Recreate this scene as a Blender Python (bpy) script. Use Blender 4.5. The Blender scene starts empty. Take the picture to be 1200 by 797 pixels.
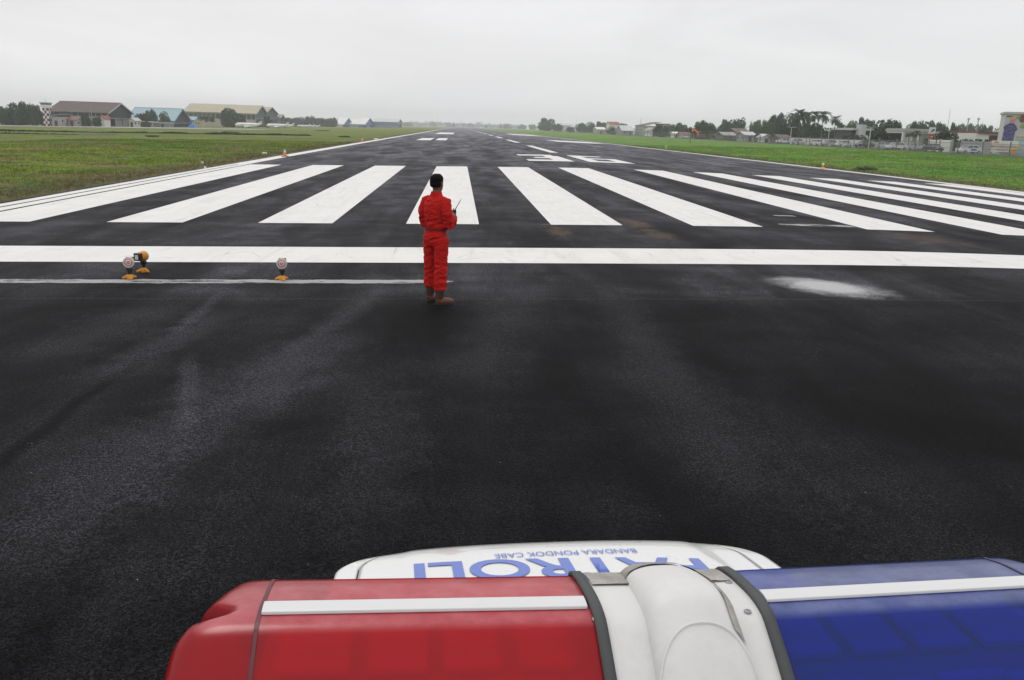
import bpy, bmesh, math, random
import numpy as np
from mathutils import Vector, Matrix, noise as mnoise
R_ = math.radians
random.seed(7); rng = np.random.default_rng(7)
scene = bpy.context.scene
COL = scene.collection

# ------------------------------------------------------------------ camera numbers (fitted to the runway markings)
FPX, PITCH, YAW, ROLL, CH = 995.02, .2470, .0687, .0324, 2.4009
XC = 9.10                                   # runway centre line, metres right of the camera
W_, H_ = 1200, 797
cF = Vector((math.sin(YAW)*math.cos(PITCH), math.cos(YAW)*math.cos(PITCH), -math.sin(PITCH)))
r0 = Vector((math.cos(YAW), -math.sin(YAW), 0)); u0 = r0.cross(cF)
cR = math.cos(ROLL)*r0 + math.sin(ROLL)*u0; cU = -math.sin(ROLL)*r0 + math.cos(ROLL)*u0
CAM = Vector((0, 0, CH))
def ray(px, py): return cF + cR*((px-W_/2)/FPX) - cU*((py-H_/2)/FPX)
def hity(px, py, Y): d = ray(px, py); return CAM + d*(Y/d.y)
def proj(P):
    v = Vector(P)-CAM; d = v.dot(cF)
    return W_/2+FPX*v.dot(cR)/d, H_/2-FPX*v.dot(cU)/d

# ------------------------------------------------------------------ terrain height
def prof(y):
    t = (y-60)/20
    return -.0026*20*(math.log1p(math.exp(t)) if t < 30 else t)
def G(x, y):
    z = .1271 - .0193*(math.sqrt(min(abs(x-XC), 22.6)**2+9)-3) + prof(y)
    if x < -13.5: z -= .016*min(-13.5-x, 165)
    if x > 31.7: z += .011*min(x-31.7, 53)
    return z
def hitG(px, py):
    d = ray(px, py); z = 0.
    for _ in range(12):
        p = CAM + d*((z-CH)/d.z); z = .5*z+.5*G(p.x, p.y)
    return CAM + d*((z-CH)/d.z)
def B(px, Y):                                # ground point at depth Y under pixel column px
    py = 150.
    for _ in range(5):
        p = hity(px, py, Y); q = Vector((p.x, Y, G(p.x, Y))); py = proj(q)[1]
    return q
def BX(px, X):                               # ground point at lateral X under pixel column px
    lo, hi = 20., 4000.
    for _ in range(50):
        m = .5*(lo+hi)
        v = proj((X, m, G(X, m)))[0]
        if (v > px) == (X > 0): lo = m
        else: hi = m
    return Vector((X, lo, G(X, lo)))
def zt(px, py, Y): return hity(px, py, Y).z

# ------------------------------------------------------------------ node helpers
class NT:
    def __init__(s, name):
        s.m = bpy.data.materials.new(name); s.m.use_nodes = True
        s.t = s.m.node_tree; s.n = s.t.nodes; s.l = s.t.links
        s.b = s.n['Principled BSDF']; s.out = s.n['Material Output']
        s.pos = s.n.new('ShaderNodeNewGeometry').outputs['Position']
    def set(s, k, v):
        i = s.b.inputs[k]
        if hasattr(v, 'is_linked'): s.l.new(v, i)
        else: i.default_value = v
    def _in(s, sock, v):
        if hasattr(v, 'is_linked'): s.l.new(v, sock)
        else: sock.default_value = v
    def scale(s, v, sc):
        n = s.n.new('ShaderNodeVectorMath'); n.operation = 'MULTIPLY'; s._in(n.inputs[0], v); n.inputs[1].default_value = sc; return n.outputs[0]
    def noise(s, scale, detail=3, rough=.55, v=None, dist=0):
        n = s.n.new('ShaderNodeTexNoise'); s._in(n.inputs['Vector'], v if v is not None else s.pos)
        n.inputs['Scale'].default_value = scale; n.inputs['Detail'].default_value = detail; n.inputs['Roughness'].default_value = rough
        n.inputs['Distortion'].default_value = dist; return n.outputs['Fac']
    def voro(s, scale, v=None, feat='F1'):
        n = s.n.new('ShaderNodeTexVoronoi'); s._in(n.inputs['Vector'], v if v is not None else s.pos); n.feature = feat
        n.inputs['Scale'].default_value = scale; return n.outputs['Distance']
    def math(s, op, a, b=0., clamp=False):
        n = s.n.new('ShaderNodeMath'); n.operation = op; s._in(n.inputs[0], a); s._in(n.inputs[1], b); n.use_clamp = clamp; return n.outputs[0]
    def ramp(s, v, a, b, lo=0., hi=1.):
        n = s.n.new('ShaderNodeMapRange'); n.interpolation_type = 'SMOOTHSTEP'; s._in(n.inputs[0], v)
        for i, k in enumerate((a, b, lo, hi)): n.inputs[i+1].default_value = k
        return n.outputs[0]
    def mix(s, f, a, b, mode='MIX'):
        n = s.n.new('ShaderNodeMix'); n.data_type = 'RGBA'; n.blend_type = mode
        s._in(n.inputs[0], f); s._in(n.inputs[6], a if hasattr(a, 'is_linked') else (*a, 1) if len(a) == 3 else a)
        s._in(n.inputs[7], b if hasattr(b, 'is_linked') else (*b, 1) if len(b) == 3 else b); return n.outputs[2]
    def gray(s, v):
        n = s.n.new('ShaderNodeCombineColor')
        for i in range(3): s._in(n.inputs[i], v)
        return n.outputs[0]
    def bump(s, h, strength, dist):
        n = s.n.new('ShaderNodeBump'); n.inputs['Strength'].default_value = strength; n.inputs['Distance'].default_value = dist
        s._in(n.inputs['Height'], h); s.l.new(n.outputs[0], s.b.inputs['Normal']); return n
    def sep(s):
        n = s.n.new('ShaderNodeSeparateXYZ'); s.l.new(s.pos, n.inputs[0]); return n.outputs
    def rnd(s): return s.n.new('ShaderNodeObjectInfo').outputs['Random']
    def attr(s, name): n = s.n.new('ShaderNodeAttribute'); n.attribute_name = name; return n.outputs['Fac']
    def objco(s): return s.n.new('ShaderNodeTexCoord').outputs['Object']

def mat(name, c, rough=.6, metal=0., var=.18, sc=2., spec=.4, coat=0., bump=0., bsc=40., streak=False, grime=None):
    t = NT(name); v = t.scale(t.objco(), (1, 1, .25)) if streak else t.objco()
    f = t.noise(sc, 5, .6, v); f2 = t.noise(sc*9, 3, .6, v)
    k = t.math('ADD', t.math('MULTIPLY', t.math('SUBTRACT', f, .5), var*2), t.math('MULTIPLY', t.math('SUBTRACT', f2, .5), var))
    col = t.mix(1., c, t.gray(t.math('ADD', k, 1.)), 'MULTIPLY')
    if grime: col = t.mix(t.ramp(t.noise(sc*.6, 6, .7, v), .5, .75, 0, .7), col, grime)
    t.set('Base Color', col); t.set('Roughness', t.math('ADD', t.math('MULTIPLY', f2, .15), rough-.07)); t.set('Metallic', metal)
    t.set('Specular IOR Level', spec)
    if coat: t.set('Coat Weight', coat); t.set('Coat Roughness', .06)
    if bump: t.bump(t.noise(bsc, 4, .6, t.objco()), .6, bump)
    return t.m

# ------------------------------------------------------------------ mesh builder
class MB:
    def __init__(s): s.v = []; s.f = []
    def add(s, vs, fs):
        o = len(s.v); s.v += [tuple(p) for p in vs]; s.f += [tuple(i+o for i in f) for f in fs]; return s
    def box(s, c, d, rz=0., taper=1.):
        x, y, z = d[0]/2, d[1]/2, d[2]/2; cs, sn = math.cos(rz), math.sin(rz); vs = []
        for k in (-1, 1):
            tp = taper if k > 0 else 1
            for i, j in ((-1, -1), (1, -1), (1, 1), (-1, 1)):
                a, b = i*x*tp, j*y*tp; vs.append((c[0]+a*cs-b*sn, c[1]+a*sn+b*cs, c[2]+k*z))
        return s.add(vs, [(3, 2, 1, 0), (4, 5, 6, 7), (0, 1, 5, 4), (1, 2, 6, 5), (2, 3, 7, 6), (3, 0, 4, 7)])
    def tube(s, pts, rs, n=10, caps=True):
        pts = [Vector(p) for p in pts]
        if not hasattr(rs, '__len__'): rs = [rs]*len(pts)
        vs = []; fs = []; a = None
        for i, p in enumerate(pts):
            d = (pts[min(i+1, len(pts)-1)]-pts[max(i-1, 0)]).normalized()
            a = d.cross(Vector((.13, .27, 1)) if abs(d.z) < .9 else Vector((1, .1, 0))).normalized() if a is None else (a-d*a.dot(d)).normalized()
            b = d.cross(a)
            for k in range(n):
                t = 2*math.pi*k/n; vs.append(p+(a*math.cos(t)+b*math.sin(t))*rs[i])
        for i in range(len(pts)-1):
            for k in range(n): fs.append((i*n+k, i*n+(k+1) % n, (i+1)*n+(k+1) % n, (i+1)*n+k))
        if caps: fs += [tuple(range(n))[::-1], tuple(range((len(pts)-1)*n, len(pts)*n))]
        return s.add(vs, fs)
    def rings(s, secs, n=20, caps=True):               # secs: (cx, cy, cz, rx, ry, power)
        vs = []; fs = []
        for sec in secs:
            cx, cy, cz, rx, ry = sec[:5]; pw = sec[5] if len(sec) > 5 else 1.
            for k in range(n):
                t = 2*math.pi*k/n; c_, s_ = math.cos(t), math.sin(t)
                vs.append((cx+rx*math.copysign(abs(c_)**pw, c_), cy+ry*math.copysign(abs(s_)**pw, s_), cz))
        for i in range(len(secs)-1):
            for k in range(n): fs.append((i*n+k, i*n+(k+1) % n, (i+1)*n+(k+1) % n, (i+1)*n+k))
        if caps: fs += [tuple(range(n))[::-1], tuple(range((len(secs)-1)*n, len(secs)*n))]
        return s.add(vs, fs)
    def lathe(s, prof_, o=(0, 0, 0), axis='Z', n=20):    # prof: (r, h)
        vs = []; fs = []
        for r, h in prof_:
            for k in range(n):
                t = 2*math.pi*k/n; a, b = r*math.cos(t), r*math.sin(t)
                vs.append((o[0]+a, o[1]+b, o[2]+h) if axis == 'Z' else (o[0]+a, o[1]+h, o[2]+b) if axis == 'Y' else (o[0]+h, o[1]+a, o[2]+b))
        m = len(prof_)
        for i in range(m-1):
            for k in range(n): fs.append((i*n+k, i*n+(k+1) % n, (i+1)*n+(k+1) % n, (i+1)*n+k))
        fs += [tuple(range(n))[::-1], tuple(range((m-1)*n, m*n))]
        return s.add(vs, fs)
    def prism(s, pts, axis, a, b):                       # outline pts in the two other axes, extruded a..b along axis
        n = len(pts); vs = []
        for h in (a, b):
            for p, q in pts: vs.append((h, p, q) if axis == 'X' else (p, h, q) if axis == 'Y' else (p, q, h))
        fs = [tuple(range(n))[::-1], tuple(range(n, 2*n))]+[(i, (i+1) % n, (i+1) % n+n, i+n) for i in range(n)]
        return s.add(vs, fs)
    def grid(s, fn, nu, nv):
        vs = [fn(i/nu, j/nv) for j in range(nv+1) for i in range(nu+1)]
        fs = [(j*(nu+1)+i, j*(nu+1)+i+1, (j+1)*(nu+1)+i+1, (j+1)*(nu+1)+i) for j in range(nv) for i in range(nu)]
        return s.add(vs, fs)
    def mesh(s, name, smooth=False):
        m = bpy.data.meshes.new(name); m.from_pydata(s.v, [], s.f); 
        bm = bmesh.new(); bm.from_mesh(m); bmesh.ops.recalc_face_normals(bm, faces=bm.faces); bm.to_mesh(m); bm.free()
        if smooth: sm(m)
        return m
def sm(m, ang=40):
    m.polygons.foreach_set('use_smooth', [True]*len(m.polygons))
    m.set_sharp_from_angle(angle=R_(ang))
def link(name, me, m, parent=None, **kw):
    o = bpy.data.objects.new(name, me); COL.objects.link(o)
    if m is not None: me.materials.append(m)
    if parent is not None: o.parent = parent
    tagp(o, **kw); return o
def tagp(o, label=None, cat=None, group=None, kind=None):
    if label: o['label'] = label
    if cat: o['category'] = cat
    if group: o['group'] = group
    if kind: o['kind'] = kind
    return o
def obj(name, mb, m, parent=None, smooth=False, bevel=0., **kw):
    o = link(name, mb.mesh(name, smooth), m, parent, **kw)
    if bevel:
        bv = o.modifiers.new('b', 'BEVEL'); bv.width = bevel; bv.segments = 3; bv.limit_method = 'ANGLE'; bv.angle_limit = R_(35); bv.harden_normals = False
        o.data.polygons.foreach_set('use_smooth', [True]*len(o.data.polygons)); o.data.set_sharp_from_angle(angle=R_(50))
    return o
def thing(name, loc, label, cat, group=None, rz=0.):
    o = bpy.data.objects.new(name, None); COL.objects.link(o); o.location = loc; o.rotation_euler = (0, 0, rz)
    o.empty_display_size = .2
    return tagp(o, label, cat, group)
def dup(root, loc, rz=None, scale=None, label=None, group=None):
    def cp(o, p):
        c = o.copy(); COL.objects.link(c); c.parent = p
        for ch in [q for q in kids.get(o.name, [])]: cp(ch, c)
        return c
    kids = {}
    for q in COL.objects:
        if q.parent: kids.setdefault(q.parent.name, []).append(q)
    c = cp(root, None); c.location = loc
    if rz is not None: c.rotation_euler = (0, 0, rz)
    if scale is not None: c.scale = scale if hasattr(scale, '__len__') else (scale,)*3
    if label: c['label'] = label
    if group: c['group'] = group
    return c
def remesh(mb, voxel, it=4, fac=.5):
    me = mb.mesh('tmp'); o = bpy.data.objects.new('tmp', me); COL.objects.link(o)
    r = o.modifiers.new('r', 'REMESH'); r.mode = 'VOXEL'; r.voxel_size = voxel; r.use_smooth_shade = True
    if it: s_ = o.modifiers.new('s', 'SMOOTH'); s_.iterations = it; s_.factor = fac
    dg = bpy.context.evaluated_depsgraph_get(); dg.update()
    out = bpy.data.meshes.new_from_object(o.evaluated_get(dg)); bpy.data.objects.remove(o)
    out.polygons.foreach_set('use_smooth', [True]*len(out.polygons)); return out
def textmesh(s, size, ext=0., bold=0., sx=1.):
    cu = bpy.data.curves.new('t', 'FONT'); cu.body = s; cu.size = size; cu.extrude = ext; cu.offset = bold; cu.align_x = 'CENTER'
    o = bpy.data.objects.new('t', cu); COL.objects.link(o)
    dg = bpy.context.evaluated_depsgraph_get(); dg.update()
    me = bpy.data.meshes.new_from_object(o.evaluated_get(dg)); bpy.data.objects.remove(o)
    for v in me.vertices: v.co.x *= sx
    return me

# ------------------------------------------------------------------ world, sun, camera
world = bpy.data.worlds.new('World'); scene.world = world; world.use_nodes = True
wn, wl = world.node_tree.nodes, world.node_tree.links
bg = wn['Background']; bg.inputs[1].default_value = .1
SUN_EL, SUN_AZ = R_(58), R_(-35)            # azimuth from +Y towards +X
sky = wn.new('ShaderNodeTexSky'); sky.sky_type = 'NISHITA'; sky.sun_disc = False; sky.sun_elevation = SUN_EL; sky.sun_rotation = SUN_AZ
sky.dust_density = 4; sky.air_density = 1.2
tc = wn.new('ShaderNodeTexCoord').outputs['Generated']
sx_ = wn.new('ShaderNodeSeparateXYZ'); wl.new(tc, sx_.inputs[0])
cz = wn.new('ShaderNodeMath'); cz.operation = 'MAXIMUM'; wl.new(sx_.outputs[2], cz.inputs[0]); cz.inputs[1].default_value = 0
lum = wn.new('ShaderNodeMapRange'); wl.new(cz.outputs[0], lum.inputs[0])
for i, v in enumerate((0, 1, 8.7, 11.9)): lum.inputs[i+1].default_value = v
mp = wn.new('ShaderNodeMapping'); mp.inputs['Scale'].default_value = (1.6, 1.6, 7); wl.new(tc, mp.inputs[0])
cn = wn.new('ShaderNodeTexNoise'); cn.inputs['Scale'].default_value = 1.7; cn.inputs['Detail'].default_value = 6; cn.inputs['Roughness'].default_value = .55; cn.inputs['Distortion'].default_value = .6
wl.new(mp.outputs[0], cn.inputs['Vector'])
cr = wn.new('ShaderNodeMapRange'); wl.new(cn.outputs['Fac'], cr.inputs[0])
for i, v in enumerate((.3, .7, .915, 1.05)): cr.inputs[i+1].default_value = v
hzn = wn.new('ShaderNodeMapRange'); wl.new(cz.outputs[0], hzn.inputs[0])
for i, v in enumerate((0, .1, .7, 0)): hzn.inputs[i+1].default_value = v
ad = wn.new('ShaderNodeMath'); ad.operation = 'ADD'; wl.new(lum.outputs[0], ad.inputs[0]); wl.new(hzn.outputs[0], ad.inputs[1])
mu = wn.new('ShaderNodeMath'); mu.operation = 'MULTIPLY'; wl.new(ad.outputs[0], mu.inputs[0]); wl.new(cr.outputs[0], mu.inputs[1])
cc = wn.new('ShaderNodeVectorMath'); cc.operation = 'SCALE'; cc.inputs[0].default_value = (.988, .985, 1.0); wl.new(mu.outputs[0], cc.inputs['Scale'])
mx = wn.new('ShaderNodeMix'); mx.data_type = 'RGBA'; mx.inputs[0].default_value = .96
wl.new(sky.outputs[0], mx.inputs[6]); wl.new(cc.outputs[0], mx.inputs[7]); wl.new(mx.outputs[2], bg.inputs[0])

sl = bpy.data.lights.new('sun', 'SUN'); sl.energy = .7; sl.angle = R_(20); sl.color = (1, .97, .93)
so = bpy.data.objects.new('sun', sl); COL.objects.link(so)
sd = Vector((math.sin(SUN_AZ)*math.cos(SUN_EL), math.cos(SUN_AZ)*math.cos(SUN_EL), math.sin(SUN_EL)))
so.rotation_euler = sd.to_track_quat('Z', 'Y').to_euler(); so.location = (0, 0, 60)

cd = bpy.data.cameras.new('camera'); co = bpy.data.objects.new('camera', cd); COL.objects.link(co)
cd.sensor_width = 36; cd.sensor_fit = 'HORIZONTAL'; cd.lens = 36*FPX/W_; cd.clip_start = .05; cd.clip_end = 9000
M3 = Matrix((cR, cU, -cF)).transposed().to_4x4(); M3.translation = CAM; co.matrix_world = M3
scene.camera = co
vs_ = scene.view_settings; vs_.view_transform = 'Standard'; vs_.look = 'None'; vs_.exposure = 0; vs_.gamma = 1; vs_.use_curve_mapping = False
scene.cycles.max_bounces = 8; scene.cycles.transparent_max_bounces = 12; scene.cycles.volume_bounces = 1

# ------------------------------------------------------------------ materials
def asphalt():
    t = NT('asphalt'); x, y, z = t.sep()
    yw = t.math('ADD', y, t.math('MULTIPLY', t.math('SUBTRACT', t.noise(1.3, 3), .5), .12))
    old = t.ramp(t.math('ADD', yw, t.math('MULTIPLY', t.math('SUBTRACT', t.noise(.45, 4), .5), 1.6)), 11.2, 12.5)                       # older surface beyond the transverse joint
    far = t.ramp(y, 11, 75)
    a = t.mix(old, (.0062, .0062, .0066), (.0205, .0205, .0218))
    a = t.mix(far, a, (.056, .0555, .058)); a = t.mix(t.ramp(y, 60, 330), a, (.105, .104, .107))  # lightens with distance: grazing reflection and haze put into the colour
    st = t.noise(1., 5, .62, t.scale(t.pos, (.55, .09, .5)), .4)          # long lanes along the runway
    a = t.mix(1., a, t.gray(t.ramp(st, .33, .68, .5, 1.8)), 'MULTIPLY')
    bl = t.noise(.55, 5, .65, None, .6)
    a = t.mix(1., a, t.gray(t.ramp(bl, .33, .67, .6, 1.5)), 'MULTIPLY')
    cross = t.noise(1., 4, .6, t.scale(t.pos, (.12, 1.5, 1)))
    a = t.mix(1., a, t.gray(t.ramp(cross, .3, .7, .85, 1.18)), 'MULTIPLY')
    # scuffed lighter wheel tracks and darker rubber
    tr = t.noise(1., 4, .7, t.scale(t.pos, (2.2, .05, 1)), .3)
    a = t.mix(t.math('MULTIPLY', t.ramp(tr, .58, .72), t.ramp(y, 40, 60, .3, .55)), a, (.012, .012, .013))
    ltm = t.math('MULTIPLY', t.ramp(t.noise(1., 5, .7, t.scale(t.pos, (.9, .22, 1)), 1.2), .56, .75), t.ramp(t.noise(.22, 3), .42, .62))
    a = t.mix(t.math('MULTIPLY', ltm, .5), a, (.045, .045, .048))
    # longitudinal joint at the left
    jl = t.math('ADD', x, t.math('MULTIPLY', t.math('SUBTRACT', t.noise(.5, 3), .5), .35))
    J0, J1 = hitG(0, 545), hitG(205, 392); js = (J1.x-J0.x)/(J1.y-J0.y)
    jx = t.math('ABSOLUTE', t.math('SUBTRACT', jl, t.math('ADD', t.math('MULTIPLY', y, js), J0.x-js*J0.y)))
    jm = t.math('MULTIPLY', t.ramp(jx, .02, .12, 1, 0), t.ramp(y, 9.5, 11.5, .9, 0))
    a = t.mix(jm, a, (.004, .004, .0045))
    jy = t.math('ABSOLUTE', t.math('SUBTRACT', yw, 11.85)); a = t.mix(t.ramp(jy, .01, .05, .35, 0), a, (.05, .05, .052))
    # dusty pale drag streaks left by earlier traffic, each a ground line between two pixels of the photograph
    for (ax, ay, bx, by, wd, k) in ((215, 520, 222, 425, .10, .5), (60, 610, 330, 420, .55, .42), (300, 470, 400, 395, .5, .38), (120, 440, 260, 370, .35, .35), (330, 420, 440, 345, .22, .4), (30, 420, 190, 360, .6, .28), (420, 600, 440, 430, .5, .25), (560, 440, 600, 330, .5, .22), (860, 560, 720, 340, .45, .2), (700, 330, 640, 300, .3, .25), (205, 392, 262, 340, .12, .5)):
        A, Bq = hitG(ax, ay), hitG(bx, by); D = Bq-A; Ln = math.hypot(D.x, D.y); ux, uy = D.x/Ln, D.y/Ln
        px_ = t.math('SUBTRACT', x, A.x); py_ = t.math('SUBTRACT', y, A.y)
        along = t.math('DIVIDE', t.math('ADD', t.math('MULTIPLY', px_, ux), t.math('MULTIPLY', py_, uy)), Ln)
        across = t.math('ABSOLUTE', t.math('DIVIDE', t.math('SUBTRACT', t.math('MULTIPLY', px_, uy), t.math('MULTIPLY', py_, ux)), wd))
        w_ = t.math('SUBTRACT', t.noise(1.7, 5, .7, None, .8), .5)
        f = t.math('MULTIPLY', t.ramp(t.math('ADD', across, t.math('MULTIPLY', w_, 2.2)), .0, 1.3, 1, 0), t.ramp(t.math('ABSOLUTE', t.math('SUBTRACT', along, .5)), .3, .75, 1, 0))
        a = t.mix(t.math('MULTIPLY', f, min(.8, k*1.1)), a, (.048, .048, .052))
    # clay stains
    for (px, py, rx, ry, k) in ((655, 272, .35, 1.1, .5), (648, 263, .45, .2, .7), (745, 262, .35, 1.6, .5), (770, 275, .4, 1.2, .45), (1085, 280, 1.0, 1.2, .35), (945, 262, .6, .3, .3), (460, 150, 1, 1, 0)):
        if not k: continue
        c = hitG(px, py)
        dx = t.math('DIVIDE', t.math('SUBTRACT', x, c.x), rx); dy = t.math('DIVIDE', t.math('SUBTRACT', y, c.y), ry)
        d = t.math('SQRT', t.math('ADD', t.math('MULTIPLY', dx, dx), t.math('MULTIPLY', dy, dy)))
        d = t.math('ADD', d, t.math('MULTIPLY', t.math('SUBTRACT', t.noise(2.2, 5, .7), .5), 2.4))
        a = t.mix(t.ramp(d, .2, 1.2, k, 0), a, (.12, .085, .055))
    # aggregate
    g1 = t.noise(85, 2, .8); g2 = t.noise(36, 3, .75)
    ag = t.math('MULTIPLY', t.ramp(g1, .36, .66, .1, 2.3), t.ramp(g2, .34, .66, .45, 1.65))
    a = t.mix(1., a, t.gray(ag), 'MULTIPLY')
    vo = t.voro(9.); sp = t.math('MULTIPLY', t.ramp(vo, .02, .05, 1, 0), t.ramp(t.noise(3.7, 2), .56, .62))
    a = t.mix(sp, a, (.35, .34, .32))
    a = t.mix(1., a, (.97, .975, 1.05), 'MULTIPLY'); t.set('Base Color', a); t.set('Roughness', t.math('ADD', .62, t.math('MULTIPLY', g2, .2))); t.set('Specular IOR Level', .035)
    t.bump(t.math('ADD', g1, g2), 1., .008)
    return t.m
M = {}
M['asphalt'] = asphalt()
def paint_white():
    t = NT('runway paint'); b = t.noise(.8, 5, .65); f = t.noise(60, 3, .7)
    tr = t.noise(1., 5, .7, t.scale(t.pos, (2.5, .35, 1)), 1.)
    c = t.mix(t.ramp(tr, .45, .75, 0, .55), (.70, .692, .67), (.50, .49, .47))
    c = t.mix(t.ramp(b, .35, .7, .0, .38), c, (.6, .585, .55))
    c = t.mix(t.ramp(f, .62, .75, 0, .3), c, (.25, .25, .25))
    sc = t.voro(.9, t.scale(t.pos, (1, .35, 1)), 'DISTANCE_TO_EDGE'); sc2 = t.noise(1.1, 2)
    c = t.mix(t.math('MULTIPLY', t.ramp(sc, .0, .012, .5, 0), t.ramp(sc2, .5, .6)), c, (.3, .3, .3))
    t.set('Base Color', c); t.set('Roughness', .7); t.set('Specular IOR Level', .25); t.bump(f, .4, .003); return t.m
M['paint'] = paint_white()
def worn(name, amt, c, sc=1.6):
    t = NT(name); x, y, z = t.sep()
    f = t.math('ADD', t.math('MULTIPLY', t.noise(sc, 5, .7, t.scale(t.pos, (.6, 3, 1)), .5), .7), t.math('MULTIPLY', t.noise(45, 3, .7), .3))
    t.set('Base Color', t.mix(t.noise(30, 3), c, tuple(k*.7 for k in c))); t.set('Roughness', .7); t.set('Specular IOR Level', .2)
    u = t.attr('edge')
    t.set('Alpha', t.math('MULTIPLY', t.ramp(f, amt, amt+.08), t.ramp(t.math('ADD', u, t.math('MULTIPLY', t.math('SUBTRACT', t.noise(3, 5, .7), .5), .9)), .25, .5))); return t.m
M['worn'] = worn('worn paint', .40, (.36, .36, .36))
M['faded'] = worn('faded runway paint', .47, (.5, .5, .49), 1.)
def grass_mat(name, blade=False):
    t = NT(name); x, y, z = t.sep()
    big = t.noise(.05, 4, .6); mid = t.noise(.35, 5, .65); fine = t.noise(4, 4, .7)
    right = t.ramp(x, 0, 20)
    g = t.mix(t.ramp(big, .40, .60), (.085, .165, .012), (.165, .215, .02))
    gr = t.mix(t.ramp(big, .38, .62), (.08, .215, .016), (.14, .265, .026))
    g = t.mix(right, g, gr)
    g = t.mix(t.ramp(mid, .5, .64, 0, .85), g, (.045, .10, .012))
    dry = t.math('MULTIPLY', t.ramp(t.noise(.16, 5, .7, None, .5), .46, .6), t.ramp(right, 0, 1, .9, .4))
    g = t.mix(dry, g, (.17, .135, .05))
    edge = t.math('ABSOLUTE', t.math('SUBTRACT', x, XC))
    er = t.math('ADD', edge, t.math('MULTIPLY', t.math('SUBTRACT', t.noise(.5, 4, .7), .5), 5.))
    g = t.mix(t.ramp(er, 23.2, 26.5, .75, 0), g, (.115, .088, .042))
    g = t.mix(1., g, t.gray(t.ramp(fine, .3, .7, .4, 1.7)), 'MULTIPLY')
    if blade: g = t.mix(1., g, t.gray(t.math('ADD', t.math('MULTIPLY', t.attr('tint'), 1.0), .75)), 'MULTIPLY')
    t.set('Base Color', g); t.set('Roughness', .8); t.set('Specular IOR Level', .15)
    if not blade: t.bump(t.math('ADD', t.noise(14, 4, .75), t.math('MULTIPLY', t.noise(1.5, 4, .7), 3)), 1., .15)
    return t.m
M['ground'] = grass_mat('grassland'); M['blade'] = grass_mat('grass blades', True)
M['weed'] = mat('weed leaves', (.03, .065, .015), .7, var=.4, sc=3)
M['road'] = mat('road asphalt', (.06, .06, .06), .8, var=.2, sc=.5)
M['concrete'] = mat('concrete', (.33, .32, .30), .85, var=.25, sc=.4, grime=(.16, .155, .145), streak=True)
M['white'] = mat('white wall', (.66, .65, .62), .8, var=.12, sc=.35, grime=(.4, .39, .36), streak=True)
M['cream'] = mat('cream wall', (.42, .38, .29), .8, var=.15, sc=.35, grime=(.25, .22, .17), streak=True)
M['greywall'] = mat('grey wall', (.30, .30, .31), .8, var=.15, sc=.4, streak=True)
M['lightgrey'] = mat('light grey cladding', (.46, .46, .47), .55, var=.12, sc=.4, streak=True)
M['brownroof'] = mat('brown tin roof', (.07, .05, .046), .75, var=.35, sc=.3, streak=True, grime=(.10, .062, .05))
M['blueroof'] = mat('light blue tin roof', (.19, .31, .35), .55, var=.15, sc=.3, streak=True)
M['bluetrim'] = mat('blue trim', (.06, .17, .34), .5, var=.15, sc=1)
M['bluewall'] = mat('blue hangar wall', (.10, .22, .42), .6, var=.15, sc=.5)
M['creamroof'] = mat('cream tin roof', (.36, .32, .22), .65, var=.18, sc=.3, streak=True, grime=(.28, .23, .15))
M['greyroof'] = mat('grey tin roof', (.27, .265, .26), .6, var=.3, sc=.5, streak=True, grime=(.16, .11, .08))
M['tileroof'] = mat('clay tile roof', (.20, .095, .065), .8, var=.35, sc=1)
M['rustroof'] = mat('rusty tin roof', (.12, .085, .068), .75, var=.4, sc=.6, grime=(.2, .19, .18))
M['dkgreen'] = mat('gable cladding with doorway shade', (.016, .03, .03), .7, var=.4, sc=.5)  # darker than the green cladding: doorway gloom put into the colour
M['greenclad'] = mat('dark green cladding', (.035, .066, .062), .6, var=.2, sc=.5)
M['darkglass'] = mat('dark window glass', (.025, .035, .04), .12, var=.1, spec=.6)
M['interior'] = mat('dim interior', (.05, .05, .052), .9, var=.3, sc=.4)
M['redpaint'] = mat('dark red paint', (.22, .03, .025), .6, var=.2, sc=1)
M['dkred'] = mat('dark red brown paint', (.075, .022, .022), .7, var=.25, sc=1)
M['maroon'] = mat('maroon fascia', (.17, .032, .03), .6, var=.2, sc=1)
M['signred'] = mat('sign red', (.42, .06, .03), .45, var=.08, sc=1)
M['signblue'] = mat('sign dark blue', (.02, .03, .12), .45, var=.08, sc=1)
M['steel'] = mat('galvanised steel', (.30, .31, .32), .5, .5, var=.15)
M['fencewire'] = mat('weathered fence steel', (.17, .175, .175), .65, .2, var=.3, sc=1)
M['plane'] = mat('white aircraft paint', (.75, .75, .74), .35, var=.05, coat=.3)
M['tarp'] = mat('blue tarpaulin', (.03, .17, .55), .5, var=.2)
M['orange'] = mat('orange machine paint', (.72, .22, .04), .45, var=.15)
M['rubber'] = mat('black rubber', (.018, .018, .018), .7, var=.2, sc=20)
M['bark'] = mat('bark', (.085, .068, .05), .9, var=.4, sc=3, bump=.03, bsc=12)
M['palmbark'] = mat('palm bark', (.15, .135, .115), .9, var=.3, sc=3)
def leaf(name, c1, c2):
    t = NT(name); k = t.attr('tint'); r = t.rnd()
    c = t.mix(k, c1, c2); c = t.mix(1., c, t.gray(t.math('ADD', t.math('MULTIPLY', r, .5), .75)), 'MULTIPLY')
    t.set('Base Color', c); t.set('Roughness', .65); t.set('Specular IOR Level', .25)
    t.set('Transmission Weight', 0.); return t.m
M['leaf'] = leaf('dark green leaves', (.016, .034, .013), (.043, .072, .024))
M['leaf2'] = leaf('mid green leaves', (.035, .07, .018), (.085, .125, .035))
M['palmleaf'] = leaf('palm leaves', (.028, .048, .02), (.07, .09, .035))
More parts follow.
